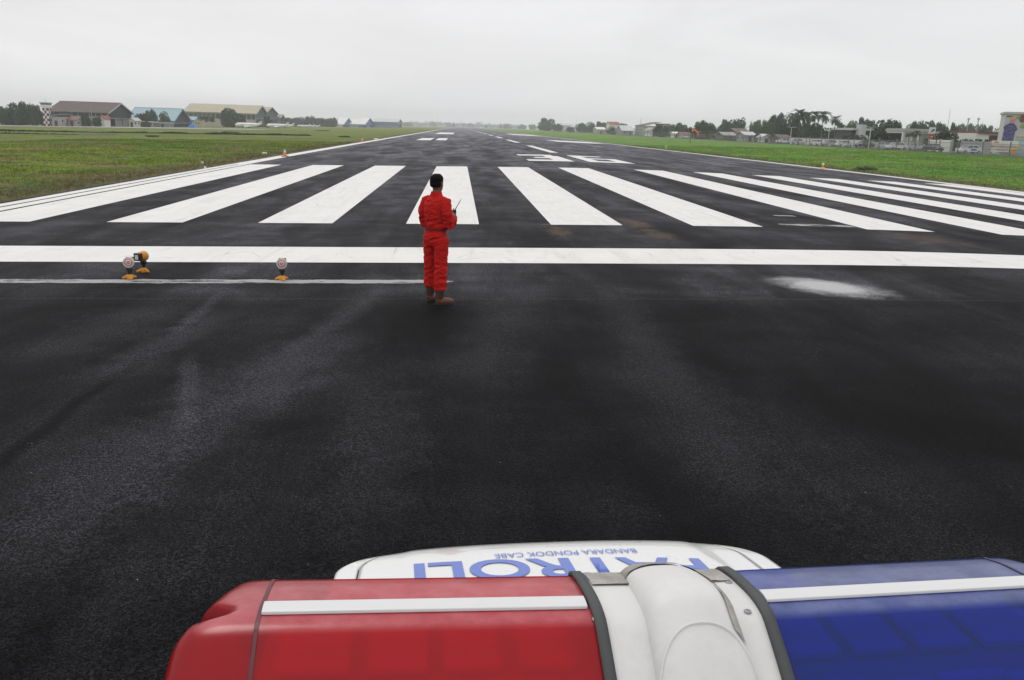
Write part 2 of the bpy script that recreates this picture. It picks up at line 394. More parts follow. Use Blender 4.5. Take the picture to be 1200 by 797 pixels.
M['canary'] = mat('yellow orange cast metal', (.66, .27, .015), .5, var=.12, sc=9, grime=(.5, .22, .03))
M['black'] = mat('black plastic', (.012, .012, .013), .4, var=.2, sc=20)
M['label'] = mat('white sticker', (.6, .6, .6), .5, var=.1, sc=20)

# ------------------------------------------------------------------ ground
def sheet(xs, ys, zf):
    xs, ys = list(xs), list(ys); mb = MB()
    mb.add([(x, y, zf(x, y)) for y in ys for x in xs], [(j*len(xs)+i, j*len(xs)+i+1, (j+1)*len(xs)+i+1, (j+1)*len(xs)+i) for j in range(len(ys)-1) for i in range(len(xs)-1)])
    return mb
RL, RR = XC-22.55, XC+22.55
YS = [-80, -40, -20, -8, 0, 4, 8, 12, 16, 20, 25, 30, 35, 40, 45, 50, 55, 60, 66, 72, 80, 88, 96, 105, 115, 130, 145, 160, 180, 200, 230, 260, 300, 350, 400, 460, 520, 600, 700, 800, 950, 1100, 1300, 1600, 1900, 2300, 2800, 3400]
XL = [-2500, -1600, -1000, -700, -500, -400, -300, -250, -210, -178.5, -160, -140, -120, -100, -85, -70, -55, -45, -36, -28, -22, -18, -15.5, RL-.35]
XR = [RR+.35, 34, 36, 39, 44, 50, 58, 66, 75, 84.7, 100, 130, 170, 230, 320, 450, 650, 1000, 1600, 2500]
RUNEND = 1900
def rough(x, y):                        # gentle lumps in the grass
    d = min(abs(x-RL), abs(x-RR)); 
    return G(x, y)+(.06*mnoise.noise(Vector((x*.13, y*.13, 0)))+.05*mnoise.noise(Vector((x*.5, y*.5, 3))))*min(1, max(0, (d-.4)/4))
def gz(x, y):
    if RL-.36 < x < RR+.36:
        return G(x, y)-(.06 if y <= RUNEND else 0)-(.1 if RL < x < RR and y <= RUNEND else 0)
    return rough(x, y)
def dens(a, step, lo, hi):
    out = []
    for p, q in zip(a[:-1], a[1:]):
        n = max(1, int(math.ceil((q-p)/step))) if (lo <= p < hi) else 1
        out += [p+(q-p)*k/n for k in range(n)]
    return out+[a[-1]]
gx = dens(XL, 2., -60, 0)+[RL, XC, RR]+dens(XR, 2., 30, 86); gy = dens(YS, 2.5, 12, 150)
obj('ground', sheet(gx, gy, gz), M['ground'], smooth=True, kind='structure')
rys = [y for y in YS if y <= RUNEND]
RX = [RL, RL+5]+[XC+.6*k for k in range(-22, 23)]+[RR-5, RR]
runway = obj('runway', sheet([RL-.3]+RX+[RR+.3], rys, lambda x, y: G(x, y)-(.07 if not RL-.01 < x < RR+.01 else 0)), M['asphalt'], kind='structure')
def mark(name, x0, x1, y0, y1, m=None, lift=.005, edge=False):
    xs = [x0]+[c for c in RX if x0+.01 < c < x1-.01]+[x1]
    ys = [y0]+[y for y in rys if y0+.01 < y < y1-.01]+[y1]
    if edge:
        xs = sorted(set([x0, x1]+[x0+(x1-x0)*k/24 for k in range(1, 24)]+[c for c in RX if x0 < c < x1])); ys = [y0+(y1-y0)*k/12 for k in range(13)]
    mb = sheet(xs, ys, lambda x, y: gseg(x, y)+lift); o = obj(name, mb, m or M['paint'], runway)
    if edge:
        a = o.data.attributes.new('edge', 'FLOAT', 'POINT')
        vals = [min(1, 2*min((v.co.x-x0)/(x1-x0), (x1-v.co.x)/(x1-x0)) * (x1-x0)/min(x1-x0, y1-y0), 2*min((v.co.y-y0)/(y1-y0), (y1-v.co.y)/(y1-y0))) for v in o.data.vertices]
        a.data.foreach_set('value', vals)
    return o
def gseg(x, y):                          # the runway sheet's own piecewise linear height
    for a, b in zip(rys[:-1], rys[1:]):
        if a <= y <= b: t = (y-a)/(b-a); return G(x, a)*(1-t)+G(x, b)*t
    return G(x, y)
YN, SW, GAP = 21.15, 1.8, 2.72
for i in range(6):
    for sgn in (-1, 1):
        a = XC+sgn*(GAP/2+i*2*SW); b = a+sgn*SW
        mark('threshold_stripe', min(a, b), max(a, b), YN, YN+30)
mark('threshold_bar', -13.1, XC+22.2, 15.05, 17.0)
mark('edge_line', -13.2, -12.78, 19, 51); mark('edge_line', -12.66, -12.2, 19.2, 51.)
mark('edge_line', -13.2, -12.25, 51.05, 1880); mark('edge_line', 30.45, 31.35, 17.1, 1880)
for k in range(30): mark('centre_line_dash', XC-.42, XC+.42, 82.3+50*k, 112.5+50*k)
# runway number 36 as block strokes
def digit(name, x0, x1, y0, y1, segs):
    w, h = x1-x0, y1-y0; mb = MB()
    for (a, b, c, d) in segs:
        xa, xb, ys = x0+a*w, x0+b*w, [y0+c*h, y0+d*h]; q = sheet([xa]+[k for k in RX if xa+.01 < k < xb-.01]+[xb], ys, lambda x, y: gseg(x, y)+.006)
        mb.add(q.v, q.f)
    return obj(name, mb, M['paint'], runway)
p0, p1 = hitG(620, 188.5), hitG(611, 181); p2 = hitG(669, 188)
nx0, ny0, ny1 = p0.x, p0.y, p1.y; nw = (p2.x-p0.x); gap_ = hitG(690, 189.5).x-p2.x
digit('runway_digit', nx0, nx0+nw, ny0, ny1, [(0, 1, 0, .2), (.62, 1, .2, .42), (.3, 1, .42, .58), (.62, 1, .58, .8), (0, .9, .8, 1)])
digit('runway_digit', nx0+nw+gap_, nx0+2*nw+gap_, ny0, ny1, [(0, 1, 0, .17), (0, .3, .17, 1), (.3, 1, .44, .58), (.7, 1, .17, .44), (.3, .85, .84, 1)])
for (a, b, y0, y1, m) in ((491, 507, 164.4, 161.9, 'paint'), (512, 524, 164.4, 161.9, 'paint'), (524, 546, 164, 162.2, 'faded'), (541, 552, 171.8, 170, 'faded'), (512, 532, 157.2, 155.4, 'paint'), (652, 676, 166.6, 165.2, 'paint'), (674, 693, 167.6, 166.2, 'paint'), (601, 621, 158.6, 157.6, 'paint'), (690, 706, 172, 170.6, 'faded')):
    c0 = hitG(a, y0); c1 = hitG(b, y0); c2 = hitG(.5*(a+b), y1)
    yc = .5*(y0+y1); cl, cr_, cb2 = hitG(a, yc), hitG(b, yc), hitG(.5*(a+b), y0)
    mark('touchdown_mark', min(cl.x, cr_.x), max(cl.x, cr_.x), cb2.y, max(c2.y, cb2.y+2), M[m], .006, m == 'faded')
mark('worn_line', -12.9, .12, 12.93, 13.42, M['worn'], .006, True)
c = hitG(957, 264.5); mark('paint_scuff', c.x-1.1, c.x+1.1, c.y-.35, c.y+.35, M['faded'], .006, True)
c = hitG(918, 253); mark('paint_scuff', c.x-.4, c.x+.4, c.y-.2, c.y+.2, M['faded'], .006, True)
# puddle
def water():
    t = NT('shallow water'); u = t.attr('edge')
    n = t.noise(1.1, 6, .75, t.scale(t.pos, (1, 1.6, 1)), .8)
    a = t.math('ADD', u, t.math('MULTIPLY', t.math('SUBTRACT', n, .5), 1.0)); g = t.noise(45, 3, .8)
    t.set('Base Color', (.20, .20, .205, 1)); t.set('Roughness', t.ramp(a, .3, .7, .4, .15)); t.set('Specular IOR Level', .9); t.set('IOR', 1.9)
    al = t.math('ADD', a, t.math('MULTIPLY', t.math('SUBTRACT', g, .5), .55))
    t.set('Alpha', t.ramp(al, .08, .78)); return t.m
def puddle():
    mb = MB(); c0 = hitG(968, 336); us = []
    n = 48
    for j in range(n+1):
        for i in range(n+1):
            x = c0.x+(i/n-.5)*4.6; y = c0.y+(j/n-.5)*3.6; mb.v.append((x, y, gseg(x, y)+.004))
            # long axis falls from upper left to lower right
            a = -.95; dx, dy = x-c0.x, y-c0.y; p = dx*math.cos(a)-dy*math.sin(a)*-1; q = dx*math.sin(a)*-1*-1+dy*math.cos(a)
            p = dx*math.cos(a)+dy*math.sin(a); q = -dx*math.sin(a)+dy*math.cos(a)
            us.append(max(0, 1-math.sqrt((p/1.35)**2+(q/.9)**2)))
    mb.f = [(j*(n+1)+i, j*(n+1)+i+1, (j+1)*(n+1)+i+1, (j+1)*(n+1)+i) for j in range(n) for i in range(n)]
    o = obj('puddle', mb, water(), kind='structure'); a = o.data.attributes.new('edge', 'FLOAT', 'POINT'); a.data.foreach_set('value', us)
puddle()
# narrow taxiway strips in the left field and the road behind the right fence
obj('taxiway', sheet([-66, -58], [150, 156], lambda x, y: G(x, y)+.10), M['road'], kind='structure')
obj('apron', sheet([-420, -250, -178.5, -140, -100, -70], [300, 330, 350], lambda x, y: G(x, y)+.10), M['concrete'], kind='structure')
obj('road', sheet([86, 93], [y for y in YS if 40 <= y <= 1600], lambda x, y: G(x, y)+.05), M['road'], kind='structure')

# ------------------------------------------------------------------ grass tufts
def tufts(name, n, box, m, hmin, hmax, wid, dens_pow=1.6):
    x0, x1, y0, y1 = box
    u = rng.random(n); ys = y0+(y1-y0)*u**dens_pow; xs = x0+(x1-x0)*rng.random(n)
    keep = np.array([mnoise.noise(Vector((a*.35, b*.35, 7)))+.35*mnoise.noise(Vector((a*1.3, b*1.3, 1))) > -.18 or random.random() < .3 for a, b in zip(xs, ys)]); xs, ys = xs[keep], ys[keep]; n = len(xs)
    zs = np.array([rough(a, b) for a, b in zip(xs, ys)])
    nb = 5; V = np.zeros((n, nb, 3, 3), np.float32); far = (1+ys/60)
    hm = np.array([.55+.9*max(0, mnoise.noise(Vector((a*.2, b*.2, 11)))+.3) for a, b in zip(xs, ys)])
    for k in range(nb):
        a = rng.random(n)*6.283; h = (hmin+(hmax-hmin)*rng.random(n))*hm; w = wid*(.6+.8*rng.random(n))*far
        bx = xs+rng.normal(0, .05, n)*far; by = ys+rng.normal(0, .05, n)*far; lx, ly = np.cos(a)*h*.6, np.sin(a)*h*.6
        V[:, k, 0] = np.stack([bx-np.sin(a)*w, by+np.cos(a)*w, zs-.02], 1); V[:, k, 1] = np.stack([bx+np.sin(a)*w, by-np.cos(a)*w, zs-.02], 1)
        V[:, k, 2] = np.stack([bx+lx, by+ly, zs+h], 1)
    N = n*nb; me = bpy.data.meshes.new(name); me.vertices.add(N*3); me.vertices.foreach_set('co', V.reshape(-1))
    me.loops.add(N*3); me.loops.foreach_set('vertex_index', np.arange(N*3, dtype=np.int32)); me.polygons.add(N)
    me.polygons.foreach_set('loop_start', np.arange(0, N*3, 3, dtype=np.int32)); me.update(); me.validate()
    at = me.attributes.new('tint', 'FLOAT', 'POINT'); at.data.foreach_set('value', np.repeat(rng.random(N).astype(np.float32), 3))
    link(name, me, m, kind='stuff', label='short mown grass growing along the runway verge', cat='grass')
tufts('grass', 60000, (-48, RL-.45, 17, 120), M['blade'], .05, .16, .006)
tufts('grass', 3500, (-140, -30, 177, 180), M['weed'], .15, .45, .03, 1.)
tufts('grass', 1200, (-130, -62, 146, 148), M['weed'], .1, .35, .03, 1.)
tufts('grass', 60000, (RR+.45, 84, 38, 170), M['blade'], .05, .17, .007)

# ------------------------------------------------------------------ trees
def setattr_tint(me, vals):
    a = me.attributes.new('tint', 'FLOAT', 'POINT'); a.data.foreach_set('value', vals)
def crown_mesh(name, seed, n, lobes, leafsz, shape=(1, 1, .8), top=1.):
    rs = np.random.default_rng(seed); L = []
    for k in range(lobes):
        d = rs.normal(size=3); d /= np.linalg.norm(d); r = rs.random()**.5*.6; d[2] = d[2] if d[2] > -.4 else -.4*rs.random()
        L.append((d*r*np.array(shape), .26+.18*rs.random(), rs.random()))
    V = []; T = []
    per = n//lobes
    for c, r, tn in L:
        d = rs.normal(size=(per, 3)); d /= np.linalg.norm(d, axis=1)[:, None]; rad = r*(.55+.5*rs.random(per)**.6)
        p = c+d*rad[:, None]*np.array((1.1, 1.1, .7))
        nrm = d+rs.normal(size=(per, 3))*.55; nrm /= np.linalg.norm(nrm, axis=1)[:, None]
        a = np.cross(nrm, rs.normal(size=(per, 3))); a /= np.linalg.norm(a, axis=1)[:, None]; b = np.cross(nrm, a)
        s = leafsz*(.5+rs.random(per))[:, None]
        V.append(np.stack([p-a*s, p-b*s*.6, p+a*s, p+b*s*.6], 1)); T.append(np.clip(np.repeat(.35*tn+.65*rs.random(per), 4), 0, 1))
    V = np.concatenate(V).reshape(-1, 3); lo_, hi_ = np.percentile(V, .4, axis=0), np.percentile(V, 99.6, axis=0); V = (V-(lo_+hi_)/2)/((hi_-lo_)/2); T = np.concatenate(T)
    q = len(V)//4; me = bpy.data.meshes.new(name); me.from_pydata(V.tolist(), [], [(4*i, 4*i+1, 4*i+2, 4*i+3) for i in range(q)])
    setattr_tint(me, T.astype(np.float32)); return me
CR = [crown_mesh('crown', 10+k, 3400, 15+3*k, .06, sh) for k, sh in enumerate(((1, 1, .8), (1.15, 1.15, .62), (.8, .8, 1.05), (1, .9, .75)))]
CR2 = [bpy.data.meshes.new_from_object(bpy.data.objects.new('x', m)) for m in CR]
for m in CR: m.materials.append(M['leaf'])
for m in CR2: m.materials.append(M['leaf2'])
def trunk_mesh(seed):
    rs = random.Random(seed); mb = MB()
    mb.tube([(0, 0, -.02), (.01, 0, .15), (.02, .01, .32), (.0, .02, .5)], [.045, .034, .028, .02], 8)
    for k in range(6):
        a = k*1.05+rs.random(); h = .22+.2*rs.random(); r = .22+.15*rs.random()
        mb.tube([(.01, .01, h), (math.cos(a)*r*.5, math.sin(a)*r*.5, h+.18), (math.cos(a)*r, math.sin(a)*r, h+.3)], [.018, .012, .006], 6)
    me = mb.mesh('trunk', True); me.materials.append(M['bark']); return me
TR = [trunk_mesh(k) for k in range(3)]
tree_n = 0
def tree(p, width, height, label, group, kind=0, light=False, name='tree', low=.02):
    # p: ground point; crown fills from low*height up to height, width across
    global tree_n; tree_n += 1
    t = thing(name, p, label, 'tree' if name != 'bush' else 'bush', group, rz=(tree_n*2.399) % 6.28)
    c = bpy.data.objects.new('crown', (CR2 if light else CR)[(kind+tree_n) % 4 if kind < 0 else kind]); COL.objects.link(c); c.parent = t
    hz = height*(1-low)/2; c.location = (0, 0, height*low+hz); c.scale = (width*.54, width*.54, hz)
    if name != 'bush':
        k = bpy.data.objects.new('trunk', TR[tree_n % 3]); COL.objects.link(k); k.parent = t; k.scale = (height*.8, height*.8, height*.95)
    return t
def tree_px(px, ytop, wpx, Y=None, X=None, **kw):
    p = BX(px, X) if X is not None else B(px, Y); d = (Vector(p)-CAM).dot(cF)
    h = zt(px, ytop, p.y)-p.z
    return tree(p, wpx*d/FPX, h, **kw)
def palm_mesh(seed):
    rs = random.Random(seed); V, Fc, T = [], [], []
    for k in range(26):
        a = k*2.399; el = rs.uniform(-.6, 1.35); L = rs.uniform(.85, 1.1); tn = rs.random(); pts = []
        d = Vector((math.cos(a), math.sin(a), 0)); p = Vector((0, 0, 0)); ang = el
        for i in range(9):
            pts.append(p.copy()); p = p+(d*math.cos(ang)+Vector((0, 0, math.sin(ang))))*L/8; ang -= .17+.05*rs.random()
        sd_ = Vector((-math.sin(a), math.cos(a), 0))
        for i in range(1, 8):
            for s in (-1, 1):
                for q in range(2):
                    b = pts[i].lerp(pts[min(i+1, 8)], q*.5); w = .34*(1-abs(i-3.5)/7)
                    tip = b+sd_*s*w+(pts[i]-pts[i-1])*.9+Vector((0, 0, -.05-.08*rs.random())); o = len(V)
                    V += [b, b+(pts[min(i+1, 8)]-pts[i])*.7, tip]; Fc.append((o, o+1, o+2)); T += [min(1, tn*.5+.5*rs.random())]*3
    me = bpy.data.meshes.new('crown'); me.from_pydata([tuple(v) for v in V], [], Fc); setattr_tint(me, T); me.materials.append(M['palmleaf']); return me
PM = [palm_mesh(k) for k in (3, 5)]
ptm = MB().tube([(0, 0, -.02), (.02, 0, .3), (.03, .01, .7), (.02, .01, 1.)], [.022, .015, .013, .012], 8).mesh('trunk', True); ptm.materials.append(M['palmbark'])
def palm_px(px, ytop, wpx, label, group, Y=None, X=None, hub=None):
    p = BX(px, X) if X is not None else B(px, Y); d = (Vector(p)-CAM).dot(cF); h = zt(px, ytop, p.y)-p.z; r = wpx*d/FPX*.5
    t = thing('palm_tree', p, label, 'palm tree', group, rz=px*.7)
    k = bpy.data.objects.new('trunk', ptm); COL.objects.link(k); k.parent = t; H = h-r*.55; k.scale = (H*.9, H*.9, H)
    c = bpy.data.objects.new('crown', PM[int(px) % 2]); COL.objects.link(c); c.parent = t; c.location = (H*.02, 0, H); c.scale = (r, r, r)
    return t

# ------------------------------------------------------------------ buildings
def hall(name, label, cat, x0, x1, y0, y1, zb, ze, zr, wall, roof, overhang=.8, gable=None, door=None, doorframe=None, band=None, ridge=None, group=None):
    """Gabled hall, ridge along X, gable with an open doorway on the +X end (towards the runway)."""
    t = thing(name, (x0, y0, zb), label, cat, group); L, D, e, r = x1-x0, y1-y0, ze-zb, zr-zb; b0 = -1.0
    mb = MB(); mb.box((L/2, .15, (e+b0)/2), (L, .3, e-b0)); mb.box((L/2, D-.15, (e+b0)/2), (L, .3, e-b0)); mb.box((.15, D/2, (e+b0)/2), (.3, D-.6, e-b0))
    mb.prism([(0, e), (D, e), (D/2, r-.1)], 'X', .02, .3); obj('wall', mb, wall, t)
    o = overhang; k = (r-e)/(D/2); th = .25; mb = MB()
    for s in (0, 1):
        f = (lambda y: y) if s == 0 else (lambda y: D-y)
        pts = [(f(-o), e-k*o), (f(D/2), r), (f(D/2), r+th), (f(-o), e-k*o+th)]
        mb.prism(pts, 'X', -o, L+o)
    rf = obj('roof', mb, roof, t)
    if ridge: obj('ridge_cap', MB().prism([(D/2-.5, r+.25-.1), (D/2+.5, r+.15), (D/2, r+.42)], 'X', -o, L+o+.02), ridge, rf)
    # the gable end over the doorway
    gh = e*.62 if gable else e
    if gable:
        obj('gable', MB().prism([(.3, e*.62), (D-.3, e*.62), (D-.3, e), (D/2, r-.15), (.3, e)], 'X', L-.35, L-.05), gable, t)
    if door:
        nd = 6; w = (D-1)/nd
        for i in range(nd):
            if i in door[1]: obj('door', MB().box((L-.6-.25*(i % 2), .5+w*(i+.5), gh/2), (.15, w*.98, gh)), door[0], t)
    if doorframe:
        mb = MB()
        for y in (.0, D): mb.box((L-.2, y+(.2 if y == 0 else -.2), e/2), (.5, .5, e))
        mb.box((L+.0, D/2, gh), (.3, D-1, .35)); obj('door_frame', mb, doorframe, t)
        mb = MB()
        for s in (0, 1):
            f = (lambda y: y) if s == 0 else (lambda y: D-y)
            mb.prism([(f(-o), e-k*o-.25), (f(D/2), r-.25), (f(D/2), r+.3), (f(-o), e-k*o+.3)], 'X', L+o+.01, L+o+.2)
        obj('barge_board', mb, doorframe, rf)
    if band:
        n, zf0, zf1, m = band; w = L/n; fr = None
        for i in range(n):
            obj('window', MB().box((w*(i+.5), -.03, e*(zf0+zf1)/2), (w*.86, .08, e*(zf1-zf0))), m, t)
    fl = obj('floor', MB().box((L/2, D/2, .02-.2), (L-.7, D-.7, .3)), M['concrete'], t)
    return t
def hall_px(name, label, cat, pxl, pxr, pxe, Y0, y_eave, y_ridge, **kw):
    a = B(pxr, Y0); x1 = a.x
    x0 = B(pxl, Y0).x; lo, hi = Y0, Y0*1.5
    for _ in range(40):
        m = .5*(lo+hi)
        if proj((x1, m, G(x1, m)))[0] < pxe: lo = m
        else: hi = m
    Y1 = lo; ym = .5*(Y0+Y1); pm = proj((x1, ym, G(x1, ym)))[0]
    return hall(name, label, cat, x0, x1, Y0, Y1, a.z, zt(pxr, y_eave, Y0), zt(pm, y_ridge, ym), **kw)
hall_px('hangar', 'brown tin roofed hangar with an open dark gable doorway, behind the chequered tower', 'hangar', 58, 127, 155, 360, 132.6, 121.6, wall=M['greywall'], roof=M['brownroof'], gable=M['dkgreen'], door=(M['greywall'], (2, 3, 4, 5)), doorframe=M['steel'], band=(10, .74, .96, M['greenclad']), ridge=M['maroon'])
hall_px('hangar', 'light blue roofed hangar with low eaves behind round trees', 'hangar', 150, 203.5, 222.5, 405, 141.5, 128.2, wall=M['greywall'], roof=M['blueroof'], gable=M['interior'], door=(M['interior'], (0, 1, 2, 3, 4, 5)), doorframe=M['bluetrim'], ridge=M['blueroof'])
hall_px('hangar', 'long cream roofed hangar with a window band, nearer of the cream pair', 'hangar', 217, 300, 313, 520, 133.2, 124.3, wall=M['cream'], roof=M['creamroof'], gable=M['greenclad'], door=(M['greenclad'], (0, 1, 4, 5)), doorframe=M['greywall'], band=(16, .55, .9, M['greenclad']))
hall_px('hangar', 'cream roofed hangar peeking out behind the longer cream one', 'hangar', 250, 310.5, 325.5, 562, 133.2, 126.0, wall=M['cream'], roof=M['creamroof'], gable=M['greenclad'], door=(M['greenclad'], (1, 2, 4)), doorframe=M['greywall'])
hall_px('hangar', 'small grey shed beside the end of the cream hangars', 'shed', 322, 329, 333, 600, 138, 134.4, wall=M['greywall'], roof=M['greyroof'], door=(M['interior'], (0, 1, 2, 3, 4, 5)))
hall_px('hangar', 'blue gabled hangar with a white roof, left of two beyond the aircraft', 'hangar', 393, 402, 413, 760, 146, 138.6, wall=M['white'], roof=M['white'], gable=M['bluewall'], door=(M['lightgrey'], (0, 1, 4)), doorframe=M['bluetrim'])
hall_px('hangar', 'white low roofed hangar between the two blue gables', 'hangar', 407, 420, 428, 800, 146, 139.6, wall=M['white'], roof=M['white'], gable=M['white'], door=(M['lightgrey'], (0, 1, 4)))
hall_px('hangar', 'blue gabled hangar beside the long pale roofed shed', 'hangar', 421, 427, 438, 770, 146, 138.8, wall=M['bluewall'], roof=M['white'], gable=M['bluewall'], door=(M['lightgrey'], (2, 3)), doorframe=M['bluetrim'])
hall_px('hangar', 'long pale roofed shed with bluish walls near the runway end', 'hangar', 436, 466, 471, 850, 143.5, 139.8, wall=M['greywall'], roof=M['lightgrey'], gable=M['greywall'], door=(M['bluewall'], (0, 1, 2, 3)), band=(8, .3, .8, M['bluewall']))

def house(name, label, cat, px0, px1, y_eave, y_top, X=None, Y=None, wall=None, roof=None, flat=False, base=None, sy=None, group=None, ridge='X', win=True, flip=0.):
    pm = .5*(px0+px1); p = BX(pm, X) if X is not None else B(pm, Y); d = (p-CAM).dot(cF); w = (px1-px0)*d/FPX
    sinv = abs(p.x)/math.hypot(p.x, p.y); sy = sy or w*.7; sx = max(2., w-sy*sinv*.9)
    e = zt(pm, y_eave, p.y)-p.z; r = zt(pm, y_top, p.y)-p.z
    t = thing(name, p, label, cat, group); mb = MB().box((0, 0, (e-.6)/2), (sx, sy, e+.6))
    if not flat and ridge == 'X': mb.prism([(-sy/2+.02, e), (sy/2-.02, e), (0, r-.12)], 'X', -sx/2+.02, sx/2-.02)
    if not flat and ridge == 'Y': mb.prism([(-sx/2+.02, e), (sx/2-.02, e), (0, r-.12)], 'Y', -sy/2+.02, sy/2-.02)
    obj('wall', mb, wall, t)
    o = .5; mb = MB()
    if flat: mb.box((0, 0, (e+r)/2), (sx+2*o, sy+2*o, max(.25, r-e)))
    elif ridge == 'X':
        for s in (-1, 1): mb.prism([(s*(sy/2+o), e-.2), (0, r-.06), (0, r+.1), (s*(sy/2+o), e)], 'X', -sx/2-o, sx/2+o)
    elif ridge == 'Y':
        for s in (-1, 1): mb.prism([(s*(sx/2+o), e-.2), (0, r-.06), (0, r+.1), (s*(sx/2+o), e)], 'Y', -sy/2-o, sy/2+o)
    else:                                   # mono pitch rising to +X
        mb.prism([(-sx/2-o, e-.1), (sx/2+o, r-.1), (sx/2+o, r+.1), (-sx/2-o, e+.1)], 'Y', -sy/2-o, sy/2+o)
    obj('roof', mb, roof, t)
    if win:
        n = max(1, int(sx/3.2)); wy = -sy/2-.03
        for i in range(n):
            x = -sx/2+sx*(i+.5)/n
            if i == n//2: obj('door', MB().box((x, wy, min(2.1, e*.8)/2), (1., .1, min(2.1, e*.8))), M['interior'], t)
            else:
                f = obj('window', MB().box((x, wy, e*.58), (1.3, .08, min(1.2, e*.4))), M['white'], t)
                obj('pane', MB().box((x, wy-.04, e*.58), (1.1, .06, min(1.0, e*.33))), M['darkglass'], f)
        n = max(1, int(sy/3.5)); s = -1 if p.x > 0 else 1
        for i in range(n):
            y = -sy/2+sy*(i+.5)/n
            f = obj('window', MB().box((s*(sx/2+.03), y, e*.58), (.08, 1.3, min(1.2, e*.4))), M['white'], t)
            obj('pane', MB().box((s*(sx/2+.07), y, e*.58), (.06, 1.1, min(1., e*.33))), M['darkglass'], f)
    return t
# left side low buildings
house('terminal_building', 'low office with a sloping grey roof right beside the chequered tower', 'building', 63, 81, 137, 133.8, Y=335, wall=M['concrete'], roof=M['greyroof'], ridge='M', sy=8)
house('house', 'low tan hut with a brown roof before the brown hangar wall', 'house', 81, 98, 140.5, 137, Y=340, wall=M['concrete'], roof=M['tileroof'], sy=7)
house('house', 'small white gabled hut with a red roof against the hangar doorway', 'house', 119, 127.5, 139, 135.8, Y=350, wall=M['white'], roof=M['redpaint'], sy=6, ridge='Y', win=False)
house('shed', 'white lean-to shed right of the brown hangar doorway', 'shed', 155.5, 161, 141.5, 138, Y=372, wall=M['white'], roof=M['lightgrey'], sy=7, ridge='Y')
house('shed', 'long flat pale shed below the blue roofed hangar', 'shed', 162, 183, 143.2, 142.3, Y=380, wall=M['greywall'], roof=M['white'], sy=6, flat=True)
house('shed', 'low grey shed between the round trees and the blue gable', 'shed', 184, 203, 144.6, 143.5, Y=385, wall=M['greywall'], roof=M['lightgrey'], sy=6, flat=True)
house('house', 'small house with a light blue roof between blue and cream hangars', 'house', 220, 234, 140.8, 136.8, Y=440, wall=M['cream'], roof=M['blueroof'], sy=9)
house('shed', 'long low cream shed behind the first white aircraft', 'shed', 262, 278, 144.2, 143, Y=480, wall=M['cream'], roof=M['creamroof'], sy=8, flat=True)

# control tower, chequered
def tower():
    p = B(56.4, 332); d = (p-CAM).dot(cF); s = d/FPX; Hc = zt(56.4, 126.2, 332)-p.z; Ht = zt(56.4, 121.3, 332)-p.z; w = 6.3*s
    t = thing('control_tower', p, 'slim control tower chequered white and dark red beside tall trees', 'control tower')
    obj('shaft', MB().box((0, 0, Hc/2-.5), (w, w, Hc+1)), M['white'], t)
    mb = MB(); n, m_ = 7, 3; q = Hc*.97/n; c_ = w/m_
    for i in range(n):
        for j in range(m_):
            if (i+j) % 2 == 0:
                for k in range(4):
                    a = k*math.pi/2; x = -w/2+c_*(j+.5)
                    mb.box((x*math.cos(a)+(w/2+.01)*math.sin(a), x*math.sin(a)-(w/2+.01)*math.cos(a), q*(i+.5)), (c_, .04, q), a)
    obj('chequer_panel', mb, M['dkred'], t)
    mb = MB(); mb.box((0, 0, Hc+.5), (w*1.45, w*1.45, 1.)); obj('gallery', mb, M['white'], t)
    obj('cab', MB().box((0, 0, Hc+1+(Ht-Hc-1)/2), (w*1.3, w*1.3, Ht-Hc-1), 0, 1.12), M['greenclad'], t)
    obj('roof', MB().box((0, 0, Ht+.2), (w*1.75, w*1.75, .35), 0, .9), M['greyroof'], t)
    obj('antenna', MB().tube([(0, 0, Ht), (0, 0, Ht+1.5)], .05, 6), M['steel'], t)
tower()
def mast(px, ytop, label, Y=None, X=None, r=.12, lattice=False, name='antenna_mast', group=None):
    p = BX(px, X) if X is not None else B(px, Y); h = zt(px, ytop, p.y)-p.z
    t = thing(name, p, label, 'mast', group); mb = MB()
    if lattice:
        w = h*.03
        for a in range(3):
            c_, s_ = math.cos(a*2.1), math.sin(a*2.1); mb.tube([(w*c_, w*s_, -.3), (w*.3*c_, w*.3*s_, h)], r*.5, 5)
        for i in range(12):
            z0, z1 = h*i/12, h*(i+1)/12; k0, k1 = w*(1-.7*i/12), w*(1-.7*(i+1)/12)
            for a in range(3):
                b = a+1; mb.tube([(k0*math.cos(a*2.1), k0*math.sin(a*2.1), z0), (k1*math.cos(b*2.1), k1*math.sin(b*2.1), z1)], r*.3, 4)
    else: mb.tube([(0, 0, -.3), (0, 0, h)], [r, r*.5], 8)
    obj('pole', mb, M['steel'], t, True)
    if lattice:
        mb = MB(); mb.box((0, 0, h*.97), (w*3, .12, .9)); mb.box((0, 0, h*.9), (.12, w*2.2, .5)); obj('aerial', mb, M['lightgrey'], t)
    return t
mast(108.5, 124.5, 'thin steel flag mast before the brown hangar', Y=345, r=.16)
